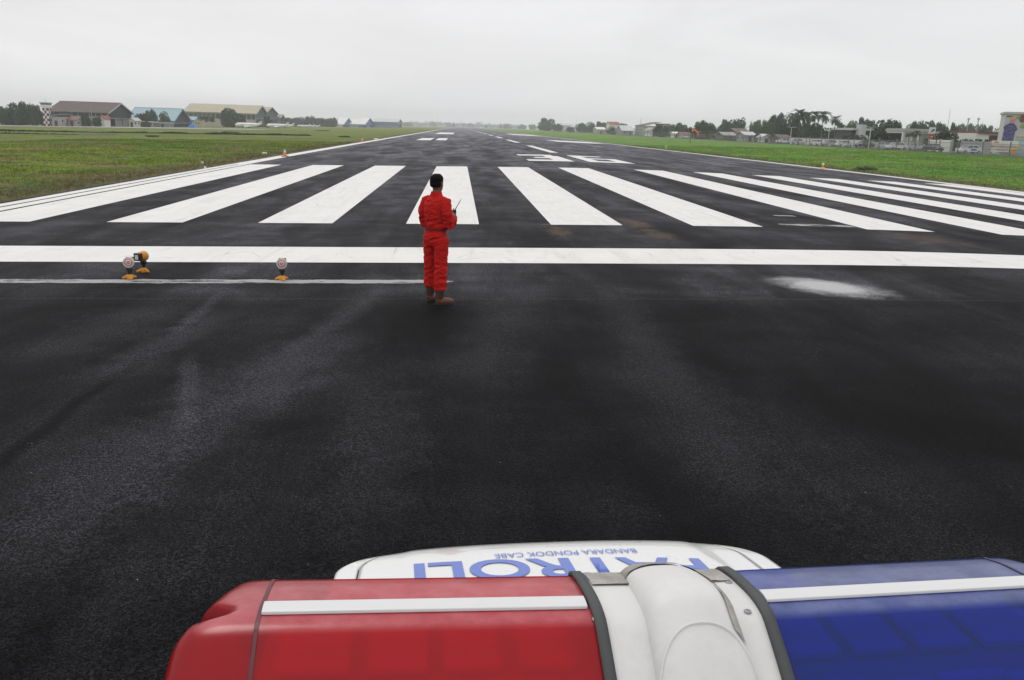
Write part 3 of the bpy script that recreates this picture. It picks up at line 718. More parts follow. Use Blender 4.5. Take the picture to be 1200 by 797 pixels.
# trees on the left
for px, yt, w, lab, k in ((3, 125.5, 16, 'leftmost dark tree at the edge of the picture', 0), (12.5, 123.6, 13, 'dark tree second from the left edge of the airfield trees', 2), (25.5, 120.3, 20, 'tallest of the dark trees left of the chequered tower', 0), (35, 122.6, 15, 'dark tree between the tallest one and the tower', 3), (44.5, 124.6, 15, 'dark tree touching the left side of the chequered tower', 0), (18, 127, 12, 'low dark tree in front of the tallest left tree', 1)):
    tree_px(px, yt, w, Y=345+3*k, label=lab, group='trees left of the tower', kind=k)
tree_px(76, 131, 12, Y=352, label='green tree peeking over the sloping office roof', group='trees by the hangars', kind=1)
tree_px(102, 133.5, 9, Y=342, label='dark tree against the side wall of the brown hangar', group='trees by the hangars', kind=0)
tree_px(114, 137.5, 9, Y=344, label='low shrubby tree beside the small white gabled hut', group='trees by the hangars', kind=3)
for px, yt, w, lab, k in ((165, 133.2, 17, 'wide round tree left of three before the blue roof', 1), (178, 129.2, 13, 'tallest round tree in front of the blue roof', 0), (193, 131.3, 13, 'round tree next to the blue gable end', 2)):
    tree_px(px, yt, w, Y=388, label=lab, group='round trees before the blue hangar', kind=k)
tree_px(171, 142, 10, Y=366, label='low dark bush on the grass before the pale shed', group='bushes on the apron', kind=1, name='bush', low=0)
tree_px(272, 127.5, 21, Y=470, label='broad spreading tree in front of the cream hangar', group='trees by the hangars', kind=1)
tree_px(284, 135, 9, Y=474, label='smaller tree right under the broad spreading tree', group='trees by the hangars', kind=0)
for px, yt, w in ((236, 135.5, 9), (242, 134.2, 12), (249, 135.5, 11)):
    palm_px(px, yt, w, {236: 'leftmost palm of the clump before the cream hangar', 242: 'tallest palm of the clump before the cream hangar', 249: 'rightmost palm of the clump before the cream hangar'}[px], 'palms before the cream hangar', Y=455)
tree_px(314, 136.5, 8, Y=505, label='dark green tree behind the tail of the first white aircraft', group='trees by the hangars', kind=0)
for px, yt, w, k in ((334, 137.5, 14, 0), (346, 138.2, 13, 1), (354, 137.4, 11, 2), (362, 137, 11, 0), (366, 136.2, 9, 2), (374, 138.4, 12, 3), (384, 139, 11, 1), (391, 138.2, 9, 0)):
    tree_px(px, yt, w, Y=760+k*20, label='hazy tree in the row behind the parked white aircraft', group='hazy trees behind the aircraft', kind=k)

# ------------------------------------------------------------------ aircraft
def aircraft(p, L, label, rz=0.):
    t = thing('aircraft', p, label, 'aircraft', 'white aircraft parked on the apron', rz); r = L*.082; z = L*.105
    secs = []
    mb = MB(); mb.tube([(-L/2, 0, z-r*.2), (-L*.47, 0, z-r*.1), (-L*.4, 0, z), (-L*.3, 0, z), (L*.2, 0, z), (L*.38, 0, z+r*.35), (L/2, 0, z+r*.7)], [r*.15, r*.55, r*.95, r, r, r*.6, r*.15], 14)
    obj('fuselage', mb, M['plane'], t, True)
    obj('wing', MB().prism([(-L*.08, -L*.46), (L*.02, -L*.46), (L*.1, 0), (L*.02, L*.46), (-L*.08, L*.46), (-L*.1, 0)], 'Z', z-r*.75, z-r*.55), M['plane'], t)
    obj('tail_fin', MB().prism([(L*.3, z+r*.4), (L*.47, z+r*.6), (L*.52, z+L*.17), (L*.43, z+L*.17)], 'Y', -.12, .12), M['plane'], t)
    obj('tailplane', MB().prism([(L*.42, -L*.15), (L*.49, -L*.15), (L*.5, L*.15), (L*.43, L*.15)], 'Z', z+L*.155, z+L*.165), M['plane'], t)
    for s in (-1, 1): obj('engine', MB().tube([(-L*.15, s*L*.15, z-r*.8), (-L*.12, s*L*.15, z-r*.8), (L*.05, s*L*.15, z-r*.7)], [r*.3, r*.42, r*.2], 10), M['plane'], t, True)
    mb = MB()
    for i in range(9): mb.box((-L*.28+i*L*.055, -r*.93, z+r*.3), (L*.018, r*.2, r*.28))
    obj('cabin_window', mb, M['darkglass'], t)
    for x, y in ((-L*.36, 0), (L*.02, -L*.1), (L*.02, L*.1)):
        g = obj('landing_gear', MB().tube([(x, y, .3), (x, y, z-r*.7)], .09, 6), M['steel'], t)
        obj('tyre', MB().lathe([(.2, -.12), (.38, -.1), (.4, 0), (.38, .1), (.2, .12)], (x, y, .38), 'Y', 12), M['rubber'], g, True)
    return t
for px, Lp, Y, lab in ((291.5, 30, 435, 'largest white aircraft parked side on before the cream hangar'), (325.5, 25, 470, 'white aircraft just right of the dark green tree'), (334, 21, 500, 'white aircraft whose tail stands before the hazy trees'), (356, 15, 600, 'white aircraft leftmost in the distant row of three'), (361.5, 14, 625, 'white aircraft in the middle of the distant row'), (369, 12, 640, 'white aircraft rightmost in the distant row of three')):
    p = B(px, Y); aircraft(p, Lp*(p-CAM).dot(cF)/FPX*1.03, lab, .12)
def tarp():
    p = B(225.5, 395); t = obj('tarpaulin', MB().grid(lambda u, v: ((u-.5)*3.6, (v-.5)*3, max(0, 1.5*(1-(2*u-1)**2)*(1-(2*v-1)**4)+.12*math.sin(9*u+7*v)*(1-(2*u-1)**2))), 16, 12), M['tarp'], smooth=True)
    t.location = p; tagp(t, 'blue tarpaulin heap below the blue gable hangar', 'tarpaulin')
tarp()

# ------------------------------------------------------------------ parked cars
def car_proto(body_m, name='parked_car'):
    t = thing(name, (0, 0, 0), 'x', 'car')
    prof_ = [(-2.1, .35), (-2.12, .75), (-1.95, .95), (-1.2, 1.0), (-.55, 1.42), (.9, 1.46), (1.6, 1.05), (2.05, .95), (2.12, .6), (2.08, .35)]
    mb = MB(); vs = []; n = len(prof_)
    for (y, k) in ((-.84, 1), (-.88, 2), (.88, 2), (.84, 1)): pass
    mb.prism([(a, b) for a, b in prof_ if b < 1.0 or abs(a) > 1.1], 'Y', -.86, .86)
    obj('body', mb, body_m, t, bevel=.06)
    cab = MB(); lo = [(-1.25, .96), (1.62, 1.0)]; hi = [(-.5, 1.42), (.85, 1.44)]
    V = [(lo[0][0], -.82, lo[0][1]), (lo[1][0], -.82, lo[1][1]), (lo[1][0], .82, lo[1][1]), (lo[0][0], .82, lo[0][1]), (hi[0][0], -.66, hi[0][1]), (hi[1][0], -.66, hi[1][1]), (hi[1][0], .66, hi[1][1]), (hi[0][0], .66, hi[0][1])]
    cab.add(V, [(3, 2, 1, 0), (4, 5, 6, 7), (0, 1, 5, 4), (1, 2, 6, 5), (2, 3, 7, 6), (3, 0, 4, 7)])
    obj('window', cab, M['darkglass'], t)
    rf = MB().box((.18, 0, 1.46), (1.5, 1.36, .07)); rf.tube([(-1.2, -.8, 1.), (-.5, -.67, 1.44)], .04, 6); rf.tube([(-1.2, .8, 1.), (-.5, .67, 1.44)], .04, 6); rf.tube([(.2, -.815, 1.0), (.2, -.665, 1.44)], .04, 6); rf.tube([(.2, .815, 1.0), (.2, .665, 1.44)], .04, 6); rf.tube([(1.55, -.8, 1.), (.85, -.67, 1.45)], .06, 6); rf.tube([(1.55, .8, 1.), (.85, .67, 1.45)], .06, 6)
    obj('roof', rf, body_m, t, bevel=.03)
    for x in (-1.3, 1.3):
        for y in (-.78, .78):
            w = obj('wheel', MB().lathe([(.2, -.1), (.31, -.1), (.33, -.06), (.33, .06), (.31, .1), (.2, .1)], (x, y, .33), 'Y', 18), M['rubber'], t, True)
            obj('rim', MB().lathe([(.05, -.105), (.2, -.11), (.2, .11), (.05, .105)], (x, y, .33), 'Y', 14), M['steel'], w, True)
    for y in (-.6, .6): obj('headlight', MB().box((-2.1, y, .72), (.08, .32, .15)), M['label'], t); obj('tail_light', MB().box((2.1, y, .78), (.08, .3, .16)), M['redpaint'], t)
    return t
CP = {k: mat('car paint '+k, c, .3, var=.05, coat=1.) for k, c in dict(white=(.72, .72, .71), silver=(.4, .41, .42), black=(.02, .02, .022), red=(.3, .03, .03), blue=(.05, .1, .3)).items()}
protos = {}
def car_px(px, colr, label, X=89.5, rz=None, group='cars along the road behind the fence'):
    p = BX(px, X); p.z += .05; rz = R_(90) if rz is None else rz
    if colr not in protos:
        t = car_proto(CP[colr]); protos[colr] = t; t.location = p; t.rotation_euler = (0, 0, rz); t['label'] = label; t['group'] = group; return t
    return dup(protos[colr], p, rz, None, label, group)
p_taxi = car_px(1135, 'white', 'white car with a blue band on its doors, nearest to the fruit coloured mural', rz=R_(4))
p_taxi['label'] = 'white car with a blue door band, close to the big painted mural'
obj('door_band', MB().box((.25, -.875, .72), (1.1, .03, .3)), M['tarp'], p_taxi)
tx = bpy.data.objects
def car_copy_nolabel(): pass
protos.pop('white')
car_px(1050, 'white', 'white car under the columns of the grey roofed pavilion', rz=R_(8))
for px, c_, lab in ((1037, 'silver', 'silver car just left of the white car at the pavilion'), (1075, 'silver', 'silver car between the pavilion and the red totem sign'), (1093, 'black', 'black car directly below the red totem sign'), (988, 'white', 'white car below the pale pylon building'), (972, 'silver', 'silver car below the lone palm'), (957, 'white', 'white car below the tall palm group'), (935, 'silver', 'silver car below the left palms of the group'), (918, 'white', 'white car beside the rusty roofs and the lamp post'), (803, 'white', 'white car parked left of the orange excavator arm'), (1012, 'black', 'black car below the wide dark tree')):
    car_px(px, c_, lab, rz=R_(95) if px % 2 else R_(12))

# ------------------------------------------------------------------ right hand fence
def fence():
    ys = [108+7*k for k in range(100)]; X = 84.7
    t = thing('fence', (X, ys[0], G(X, ys[0])), 'long grey steel picket fence along the right grass strip', 'fence'); z00 = G(X, ys[0])
    pm = MB().box((0, 0, 1.0), (.16, .16, 2.5)).mesh('post'); pm.materials.append(M['fencewire'])
    for y in ys:
        o = bpy.data.objects.new('post', pm); COL.objects.link(o); o.parent = t; o.location = (0, y-ys[0], G(X, y)-z00)
    mb = MB()
    for a, b in zip(ys[:-1], ys[1:]):
        za, zb = G(X, a)-z00, G(X, b)-z00; far = a > 330; n = 9 if far else 26
        for h in (.25, 1.0, 1.85): mb.add([(x, y-ys[0], (za if y == a else zb)+h+dz) for y in (a, b) for x in (-.03, .03) for dz in (-.03, .03)], [(0, 1, 3, 2), (4, 6, 7, 5), (0, 2, 6, 4), (1, 5, 7, 3), (0, 4, 5, 1), (2, 3, 7, 6)])
        for k in range(n):
            y = a+(b-a)*(k+.5)/n; z = za+(zb-za)*(k+.5)/n; w = .05 if far else .03
            mb.add([(-.0, y-ys[0]-w, z+.05), (0, y-ys[0]+w, z+.05), (0, y-ys[0]+w, z+2.0), (0, y-ys[0]-w, z+2.0)], [(0, 1, 2, 3)])
    obj('picket_panel', mb, M['fencewire'], t)
    return t
fence()
def wall_px(px0, px1, X, h, m, label):
    a, b = BX(px1, X), BX(px0, X); t = thing('wall', a, label, 'wall'); L = b.y-a.y; dz = b.z-a.z
    mb = MB(); n = int(L/4)
    mb.add([(x, y, z+(dz if y else 0)) for x in (-.1, .1) for y in (0, L) for z in (-.4, h)], [(0, 1, 3, 2), (4, 6, 7, 5), (0, 2, 6, 4), (1, 5, 7, 3), (0, 4, 5, 1), (2, 3, 7, 6)])
    obj('panel', mb, m, t)
    for k in range(n+1): obj('pillar', MB().box((-.02, L*k/n, dz*k/n+h/2), (.4, .4, h+.3)), M['concrete'], t)
wall_px(925, 1010, 94, 1.7, M['white'], 'stained white boundary wall below the palm group')
wall_px(1088, 1114, 95, 2.3, M['white'], 'clean white wall below the round dome tree')
wall_px(1010, 1046, 95, 1.5, M['concrete'], 'grey concrete wall below the wide dark tree')
wall_px(1126, 1160, 96, 2.2, M['greywall'], 'dark grey wall behind the white car with the blue band')

# lamp posts along the road
def lamp(px, ytop, label, X=86.5):
    p = BX(px, X); h = zt(px, ytop, p.y)-p.z; t = thing('street_lamp', p, label, 'street lamp', 'street lamps along the road')
    obj('pole', MB().tube([(0, 0, -.3), (0, 0, h*.97), (.3, -.3, h)], [.13, .08, .06], 8), M['lightgrey'], t, True)
    mb = MB()
    for s in (-1, 1): mb.tube([(0, 0, h*.96), (s*.7, 0, h)], .05, 6)
    a = obj('arm', mb, M['lightgrey'], t)
    for s in (-1, 1): obj('lamp_head', MB().box((s*.85, 0, h), (.6, .25, .12)), M['lightgrey'], t)
lamp(1017.5, 148.5, 'double armed street lamp beside the wide dark tree'); lamp(925.5, 148.8, 'street lamp in front of the dark trees near the rusty roofs'); lamp(969.5, 152, 'pale street lamp left of the lone palm')
for px, yt, lab in ((789, 151, 'dark thin post standing in the right grass'),):
    pass
for px, py0, py1, lab in ((808.5, 167.5, 160.5, 'thin dark marker post in the grass before the orange arm'),):
    p = hitG(px, py0); h = zt(px, py1, p.y)-p.z; o = thing('marker_post', p, lab, 'post'); obj('pole', MB().tube([(0, 0, -.1), (0, 0, h)], .07, 6), M['black'], o); obj('cap', MB().box((0, 0, h), (.2, .2, .12)), M['steel'], o)

# ------------------------------------------------------------------ right hand buildings and trees (X = metres to the right)
house('house', 'long low white roofed building far off behind the first round tree', 'building', 648, 675, 147, 144.6, X=130, wall=M['lightgrey'], roof=M['lightgrey'], sy=30)
house('house', 'small pale house left of the first tree clump', 'house', 668, 676, 149.4, 147.6, X=112, wall=M['white'], roof=M['lightgrey'], sy=14)
house('house', 'cream house with a sloping roof before the first tree clump', 'house', 695, 709, 151.5, 149.0, X=100, wall=M['cream'], roof=M['white'], sy=18)
house('house', 'taller house with a dark red roof at the end of the tree clump', 'house', 710, 725, 145.6, 142.8, X=125, wall=M['white'], roof=M['redpaint'], sy=16)
house('workshop', 'pale green roofed workshop right of the red roofed house', 'building', 722, 741, 153, 147.2, X=100, wall=M['greywall'], roof=M['lightgrey'], sy=20)
house('factory', 'large brown building with a rising mono pitch roof', 'building', 744, 772, 147.5, 143, X=112, wall=M['concrete'], roof=M['rustroof'], sy=26, ridge='M')
house('factory', 'plain grey block right of the rising roof', 'building', 768, 783, 146, 145, X=118, wall=M['greywall'], roof=M['rustroof'], sy=20, flat=True)
house('house', 'pale gabled hut in front of the brown building', 'house', 755, 770, 153, 149.6, X=99, wall=M['white'], roof=M['greyroof'], sy=14, ridge='Y')
house('house', 'low white hut right of the dark round tree', 'house', 785, 795, 156.5, 154.6, X=98, wall=M['white'], roof=M['white'], sy=8)
house('house', 'low reddish hut left of the excavator', 'house', 794, 808, 157.2, 155, X=99, wall=M['cream'], roof=M['tileroof'], sy=8)
house('shack', 'wide shack with a pale grey tin roof right of the excavator', 'shack', 838, 862, 158.6, 155.0, X=97, wall=M['rustroof'], roof=M['greyroof'], sy=11)
house('shack', 'taller brown roofed shack behind the pale tin one', 'shack', 850, 876, 155, 150.6, X=106, wall=M['rustroof'], roof=M['rustroof'], sy=14)
house('shack', 'shack with a light tin roof in the middle of the shanty row', 'shack', 863, 884, 158, 154.6, X=96, wall=M['concrete'], roof=M['lightgrey'], sy=9)
house('shack', 'low dark shack with a pale hut roof right of the light one', 'shack', 884, 902, 160, 157.2, X=95.5, wall=M['interior'], roof=M['rustroof'], sy=8)
house('shack', 'small whitewashed shack between two dark shacks', 'shack', 890, 899, 160.8, 157.2, X=94.5, wall=M['white'], roof=M['lightgrey'], sy=5, ridge='Y')
house('shack', 'rusty roofed shack next to the lamp post', 'shack', 902, 926, 161.5, 158, X=95.5, wall=M['rustroof'], roof=M['rustroof'], sy=9)
def pavilion():
    p = BX(1063, 102); d = (p-CAM).dot(cF); s = d/FPX; w = 36*s; e = zt(1063, 154.2, p.y)-p.z; r = zt(1063, 150.8, p.y)-p.z
    t = thing('pavilion', p, 'grey roofed pavilion on tall white columns behind small palms', 'pavilion')
    obj('roof', MB().box((0, 0, (e+r)/2), (w, 9, r-e), 0, .96), M['greyroof'], t)
    obj('beam', MB().box((0, 0, e-.2), (w*.95, 8, .38)), M['white'], t)
    for x in (-.46, -.34, -.2, .02, .46):
        obj('column', MB().box((x*w, -3.6, e/2-.2), (.5, .5, e)), M['white'], t)
    obj('wall', MB().box((w*.2, 2.5, e/2-.2), (w*.55, .3, e-.4)), M['white'], t); obj('back_wall', MB().box((-w*.28, 2.5, e/2-.2), (w*.4, .3, e-.4)), M['interior'], t)
pavilion()
house('building', 'plain grey cladded building left of the red totem sign', 'building', 1079, 1102, 155.5, 154.4, X=108, wall=M['lightgrey'], roof=M['lightgrey'], sy=12, flat=True)
def totem():
    p = BX(1089, 97); d = (p-CAM).dot(cF); s = d/FPX; h = zt(1089, 148.8, p.y)-p.z; w = 6.6*s
    t = thing('totem_sign', p, 'tall totem sign, white logo box over a red panel', 'sign', rz=R_(-22))
    obj('red_panel', MB().box((0, 0, h*.36), (w*.8, .5, h*.72)), M['signred'], t); obj('white_panel', MB().box((0, 0, h*.855), (w, .7, h*.27)), M['white'], t)
    lg = MB()
    for a, b in (((-.25, -.2), (.3, .22)), ((-.1, -.28), (.05, .28)), ((.1, -.1), (.28, .1))): lg.tube([(a[0]*w, -.37, h*.855+a[1]*w), (b[0]*w, -.37, h*.855+b[1]*w)], w*.07, 6)
    obj('logo', lg, M['signblue'], t); obj('red_mark', MB().tube([(-.15*w, -.26, h*.6), (.15*w, -.26, h*.6)], w*.1, 6), M['white'], t)
totem()
def shop():
    p = BX(1143, 108); d = (p-CAM).dot(cF); s = d/FPX; w = 54*s; e = zt(1143, 156.6, p.y)-p.z; r = zt(1143, 154.6, p.y)-p.z
    t = thing('shop_building', p, 'white shop building with a thin maroon roofline and dark openings', 'building'); D = 14
    obj('wall', MB().box((0, 0, e/2-.4), (w, D, e+.8)), M['white'], t)
    obj('fascia', MB().box((w*.03, -.2, (e+r)/2), (w*.96, D+.4, r-e)), M['maroon'], t)
    for x, ww in ((-.09, .25), (.36, .28)):
        o = obj('opening', MB().box((x*w, -D/2-.02, e*.68), (ww*w*.9, .12, e*.5)), M['interior'], t); obj('sign_board', MB().box((x*w, -D/2-.1, e*.66), (ww*w*.75, .08, e*.2)), M['maroon'], o)
    for x in (-.46, -.38, -.25): obj('window', MB().box((x*w, -D/2-.03, e*.62), (.7, .1, .7)), M['darkglass'], t)
    obj('pillar', MB().box((.17*w, -D/2-.3, e/2), (.6, .6, e)), M['lightgrey'], t)
shop()
def pylon_building():
    p = BX(1004, 104); d = (p-CAM).dot(cF); s = d/FPX; w = 36*s; e = zt(1004, 152.8, p.y)-p.z; r = zt(1004, 150.4, p.y)-p.z
    t = thing('office_building', p, 'flat roofed building with a pale grey pylon rising through its roof', 'building')
    obj('wall', MB().box((0, 1, e/2-.3), (w*.92, 9, e+.3)), M['interior'], t); obj('roof', MB().box((0, 0, (e+r)/2), (w, 11, r-e)), M['lightgrey'], t)
    h = zt(994, 145.9, p.y)-p.z; obj('pylon', MB().box((-10.*s, -6, h/2-.3), (5.2*s, 3, h+.6)), M['lightgrey'], t)
    for i in range(4): obj('window', MB().box((w*(-.08+.13*i), -3.55, e*.55), (w*.09, .1, e*.35)), M['darkglass'], t)
    obj('sign_board', MB().box((0, -5.6, e*.6), (6*s, .2, 1.)), M['white'], t)
pylon_building()
# painted advertising wall at the right edge
def mural():
    Xm = 96.; a = BX(1170.5, Xm); p = a; d = (p-CAM).dot(cF); s = d/FPX
    h = zt(1172, 133, p.y)-p.z; w = 17.5*1.0; hl = zt(1170, 166.3, p.y)-p.z
    t = thing('painted_building', p, 'tall white building end painted with a big purple shirted figure and fruit colours', 'building', rz=R_(-28))
    obj('wall', MB().box((w/2, 4, h/2-.4), (w, 8, h+.8)), M['lightgrey'], t)
    obj('parapet', MB().box((w/2, 4, h+.15), (w+.5, 8.5, .35)), M['lightgrey'], t)
    lw = 27*s
    lowp = obj('lower_panel', MB().box((-9.5*s+lw/2, -.6, hl/2+.35), (lw, .2, hl-.3)), M['white'], t); y0 = -.06
    cols = {k: mat('mural '+k, c, .6, var=.15, sc=2) for k, c in dict(purple=(.07, .06, .16), violet=(.16, .13, .30), pink=(.55, .22, .25), peach=(.6, .33, .2), brown=(.15, .06, .04), leaf=(.2, .32, .08), red=(.5, .06, .05), orange=(.7, .3, .05), yellow=(.75, .55, .06), teal=(.2, .45, .5), dark=(.05, .05, .06)).items()}
    def flat(name, pts, c_, k=0): return obj(name, MB().prism([(x*s, z*s) for x, z in pts], 'Y', y0-.03-.012*k, y0+.02), cols[c_], t)
    def circ(cx, cz, rx, rz_=None, n=20): rz_ = rz_ or rx; return [(cx+rx*math.cos(6.283*i/n), cz+rz_*math.sin(6.283*i/n)) for i in range(n)]
    flat('painted_shirt', [(.5, 16.5), (1.2, 29), (-.2, 31), (1.8, 34), (5, 36), (10, 36), (13, 33), (14.5, 29), (12.5, 27), (12, 16.5)], 'purple')
    mb = MB(); rr = random.Random(4)
    for i in range(34):
        x, z = rr.uniform(1.8, 11.5), rr.uniform(17.5, 34); mb.prism([(q*s, v*s) for q, v in circ(x, z, rr.uniform(.5, .9), None, 8)], 'Y', y0-.05, y0)
    obj('painted_pattern', mb, cols['violet'], t)
    flat('painted_face', circ(8, 39.2, 3., 3.6), 'pink'); flat('painted_hair', circ(8.3, 42.3, 3., 1.6), 'peach', 1)
    flat('painted_fruit', circ(18, 42, 3.4, 5), 'brown'); flat('painted_leaf', circ(14, 42.5, 3., 1.5), 'leaf'); flat('painted_leaf', circ(19, 33, 3, 2), 'leaf', 1)
    flat('painted_fruit', circ(22, 34, 3.4), 'pink'); flat('painted_fruit', circ(15, 46.5, 4, 1.8), 'peach'); flat('painted_stripe', [(16, 45), (30, 45), (30, 48), (20, 48)], 'red', 1)
    flat('painted_stripe', [(15, 20.5), (32, 20.5), (32, 22), (15, 22)], 'orange'); flat('painted_band', [(15, 17), (32, 17), (32, 19.5), (15, 19.5)], 'teal')
    flat('painted_plaque', [(1.5, 43.2), (8, 43.2), (8, 44.5), (1.5, 44.5)], 'dark')
    yl = -.72
    def lflat(name, pts, c_): return obj(name, MB().prism([(x*s, z*s) for x, z in pts], 'Y', yl-.03, yl+.02), cols[c_], lowp)
    lflat('painted_stripe', circ(-5, 14.4, 2.6, .7), 'red'); lflat('painted_fruit', circ(14, 4.5, 3.4, 3), 'orange'); lflat('painted_fruit', [(14, 3), (16, 3), (19, 12), (17, 13)], 'yellow'); lflat('painted_band', [(2+15, 3), (30, 3), (30, 5), (17, 5)], 'teal')
    for txt, sz, z, x in (('BEST DESTINATION', 2.9, 8.6, 3.6), ('FOR CRAFT', 2.2, 5.4, 2.2)):
        me = textmesh(txt, sz*s, .02, .02*s, 1.05); me.transform(Matrix.Translation((x*s, yl-.03, z*s)) @ Matrix.Rotation(R_(90), 4, 'X')); link('lettering', me, cols['red'], lowp)
mural()
mast(1107, 127.5, 'thin tall radio mast behind the grey building', X=190, r=.12); mast(1130, 138.5, 'lattice mast with wide aerials, left of the two behind the shop', X=230, r=.14, lattice=True); mast(1141.5, 138.2, 'lattice mast with narrow aerials, right of the two behind the shop', X=240, r=.12, lattice=True)
mast(750, 139, 'thin pole above the brown factory roof', X=130, r=.2); mast(657.5, 139.5, 'far hazy pole right of the first round tree', X=160, r=.2); mast(675, 139, 'far hazy pole above the long white building', X=175, r=.2)
for px, yt in ((513, 138), (540, 139)): mast(px, yt, 'far hazy mast %s beyond the runway end' % ('left' if px == 513 else 'right'), Y=1700, r=.25)
TG = 'trees behind the right fence'
for px, yt, w, X, k, lt, lab in (
    (639.5, 139, 17, 88, 0, 0, 'tall round tree standing alone nearest the runway end'), (653, 145.2, 10, 95, 1, 0, 'small bushy tree just right of the lone round tree'), (668, 149, 8, 97, 3, 0, 'low dark shrub tree beside the small pale house'),
    (682, 144.6, 13, 112, 0, 0, 'left tree of the first clump'), (692, 143.4, 13, 110, 2, 0, 'middle tree of the first clump'), (703, 143.2, 13, 118, 0, 0, 'right tree of the first clump'), (716, 148.3, 10, 96, 2, 1, 'light green tree before the red roofed house'), (731, 145, 12, 140, 1, 0, 'low tree above the pale green workshop'),
    (774, 147, 17, 96, 0, 0, 'dark round tree before the brown factory'), (788, 146.5, 12, 120, 3, 1, 'light tree right of the grey block'), (797, 144.6, 16, 112, 1, 0, 'spreading tree left of the excavator'), (808, 149.5, 10, 102, 0, 0, 'small dark tree right behind the excavator arm'),
    (821, 142.2, 17, 100, 0, 0, 'very dark tree right of the orange excavator arm'), (830, 144.5, 12, 103, 1, 0, 'dark tree leaning right of the very dark one'), (838, 149.5, 11, 100, 2, 1, 'light green tree beside the wide shack'),
    (848, 141, 14, 125, 0, 0, 'tree left over the brown roofed shack'), (859, 140.3, 16, 122, 1, 0, 'tree right over the brown roofed shack'), (869, 138.6, 8, 118, 2, 0, 'narrow tree at the gap of sky'), (878.5, 143.2, 4, 115, 2, 0, 'thin dark tree right of the gap of sky'), (886, 141.7, 12, 112, 0, 1, 'light green tree right of the gap of sky'),
    (898, 141, 13, 110, 3, 1, 'pale tree left of the tall dark mass'), (904, 138, 14, 114, 0, 0, 'dark tree of middle height in the tall mass'), (910, 134, 15, 116, 0, 0, 'high dark tree at the left of the tall mass'), (920, 136, 13, 112, 2, 0, 'dark tree behind the street lamp'), (930, 133, 13, 112, 0, 0, 'dark tree right behind the street lamp'), (924, 146, 22, 103, 1, 0, 'low broad tree under the tall mass'), (945, 143, 20, 104, 0, 0, 'dark low tree under the palm heads'), (957, 147, 16, 103, 1, 0, 'dark low tree with white gaps beside the palms'), (982, 144.5, 14, 106, 0, 0, 'dark tree between the lone palm and the pylon'), (972, 150, 14, 101, 1, 0, 'low dark tree at the foot of the lone palm'),
    (997, 142, 12, 135, 1, 1, 'tree behind the pylon'), (1008, 139, 14, 138, 0, 0, 'highest tree behind the flat roofed building'), (1018, 142.5, 14, 132, 0, 0, 'tree between the flat roof and the wide dark tree'), (1002, 158, 26, 99, 1, 0, 'low hedge like tree under the flat roofed building'),
    (1035, 141.2, 27, 101, 1, 0, 'wide dark spreading tree with layered branches'), (1029, 152, 20, 99, 0, 0, 'lower dark tree below the wide spreading one'), (1047, 143.5, 10, 112, 3, 0, 'tree leaning out right of the wide dark tree'),
    (1068, 143.5, 14, 150, 0, 0, 'left tree behind the pavilion'), (1079, 142.6, 14, 152, 1, 0, 'middle tree behind the pavilion'), (1090, 142.8, 14, 156, 0, 0, 'tree behind the white totem box'), (1101, 145, 13, 150, 3, 0, 'tree right behind the grey building'), (1113, 145, 10, 150, 0, 0, 'tree right of the thin radio mast'),
    (1107, 154, 25, 98, 0, 0, 'round dome shaped tree before the white wall'), (1131, 163.5, 18, 99, 1, 0, 'low dark shrub tree before the shop front'), (1085, 163, 12, 98, 0, 1, 'small bright tree at the foot of the totem'),
    (1121, 146, 13, 240, 1, 0, 'hazy tree left behind the shop roof'), (1133, 146, 14, 250, 0, 0, 'hazy tree under the left lattice mast'), (1145, 146.3, 14, 250, 1, 0, 'hazy tree under the right lattice mast'), (1155, 148.5, 13, 240, 0, 0, 'hazy tree right of the lattice masts'), (1165, 151, 10, 180, 2, 0, 'tree at the corner of the painted building')):
    tree_px(px, yt, w*1.08, X=X, label=lab, group=TG, kind=k, light=bool(lt), low=0. if yt > 144 else .03)
for px, yt, w, X, lab in ((933.5, 127.5, 20, 104, 'palm with the highest head in the palm group'), (942, 129.5, 18, 106, 'palm second from the left in the palm group'), (951, 130, 16, 105, 'slim palm in the middle of the palm group'), (960.5, 128.5, 19, 103, 'palm at the right of the palm group over the white gaps'), (975.5, 135, 15, 101, 'lone palm standing right of the palm group'), (926, 131, 15, 107, 'lowest palm at the left of the palm group')):
    palm_px(px, yt, w*1.15, lab, 'tall palms behind the fence', X=X)
for px, yt, w, X, lab in ((1066, 154, 9, 98, 'small palm left of two before the pavilion'), (1072.5, 152.5, 12, 97.5, 'small palm right of two before the pavilion'), (1061, 156, 7, 99, 'smallest palm before the pavilion columns')):
    palm_px(px, yt, w, lab, 'small palms before the pavilion', X=X)
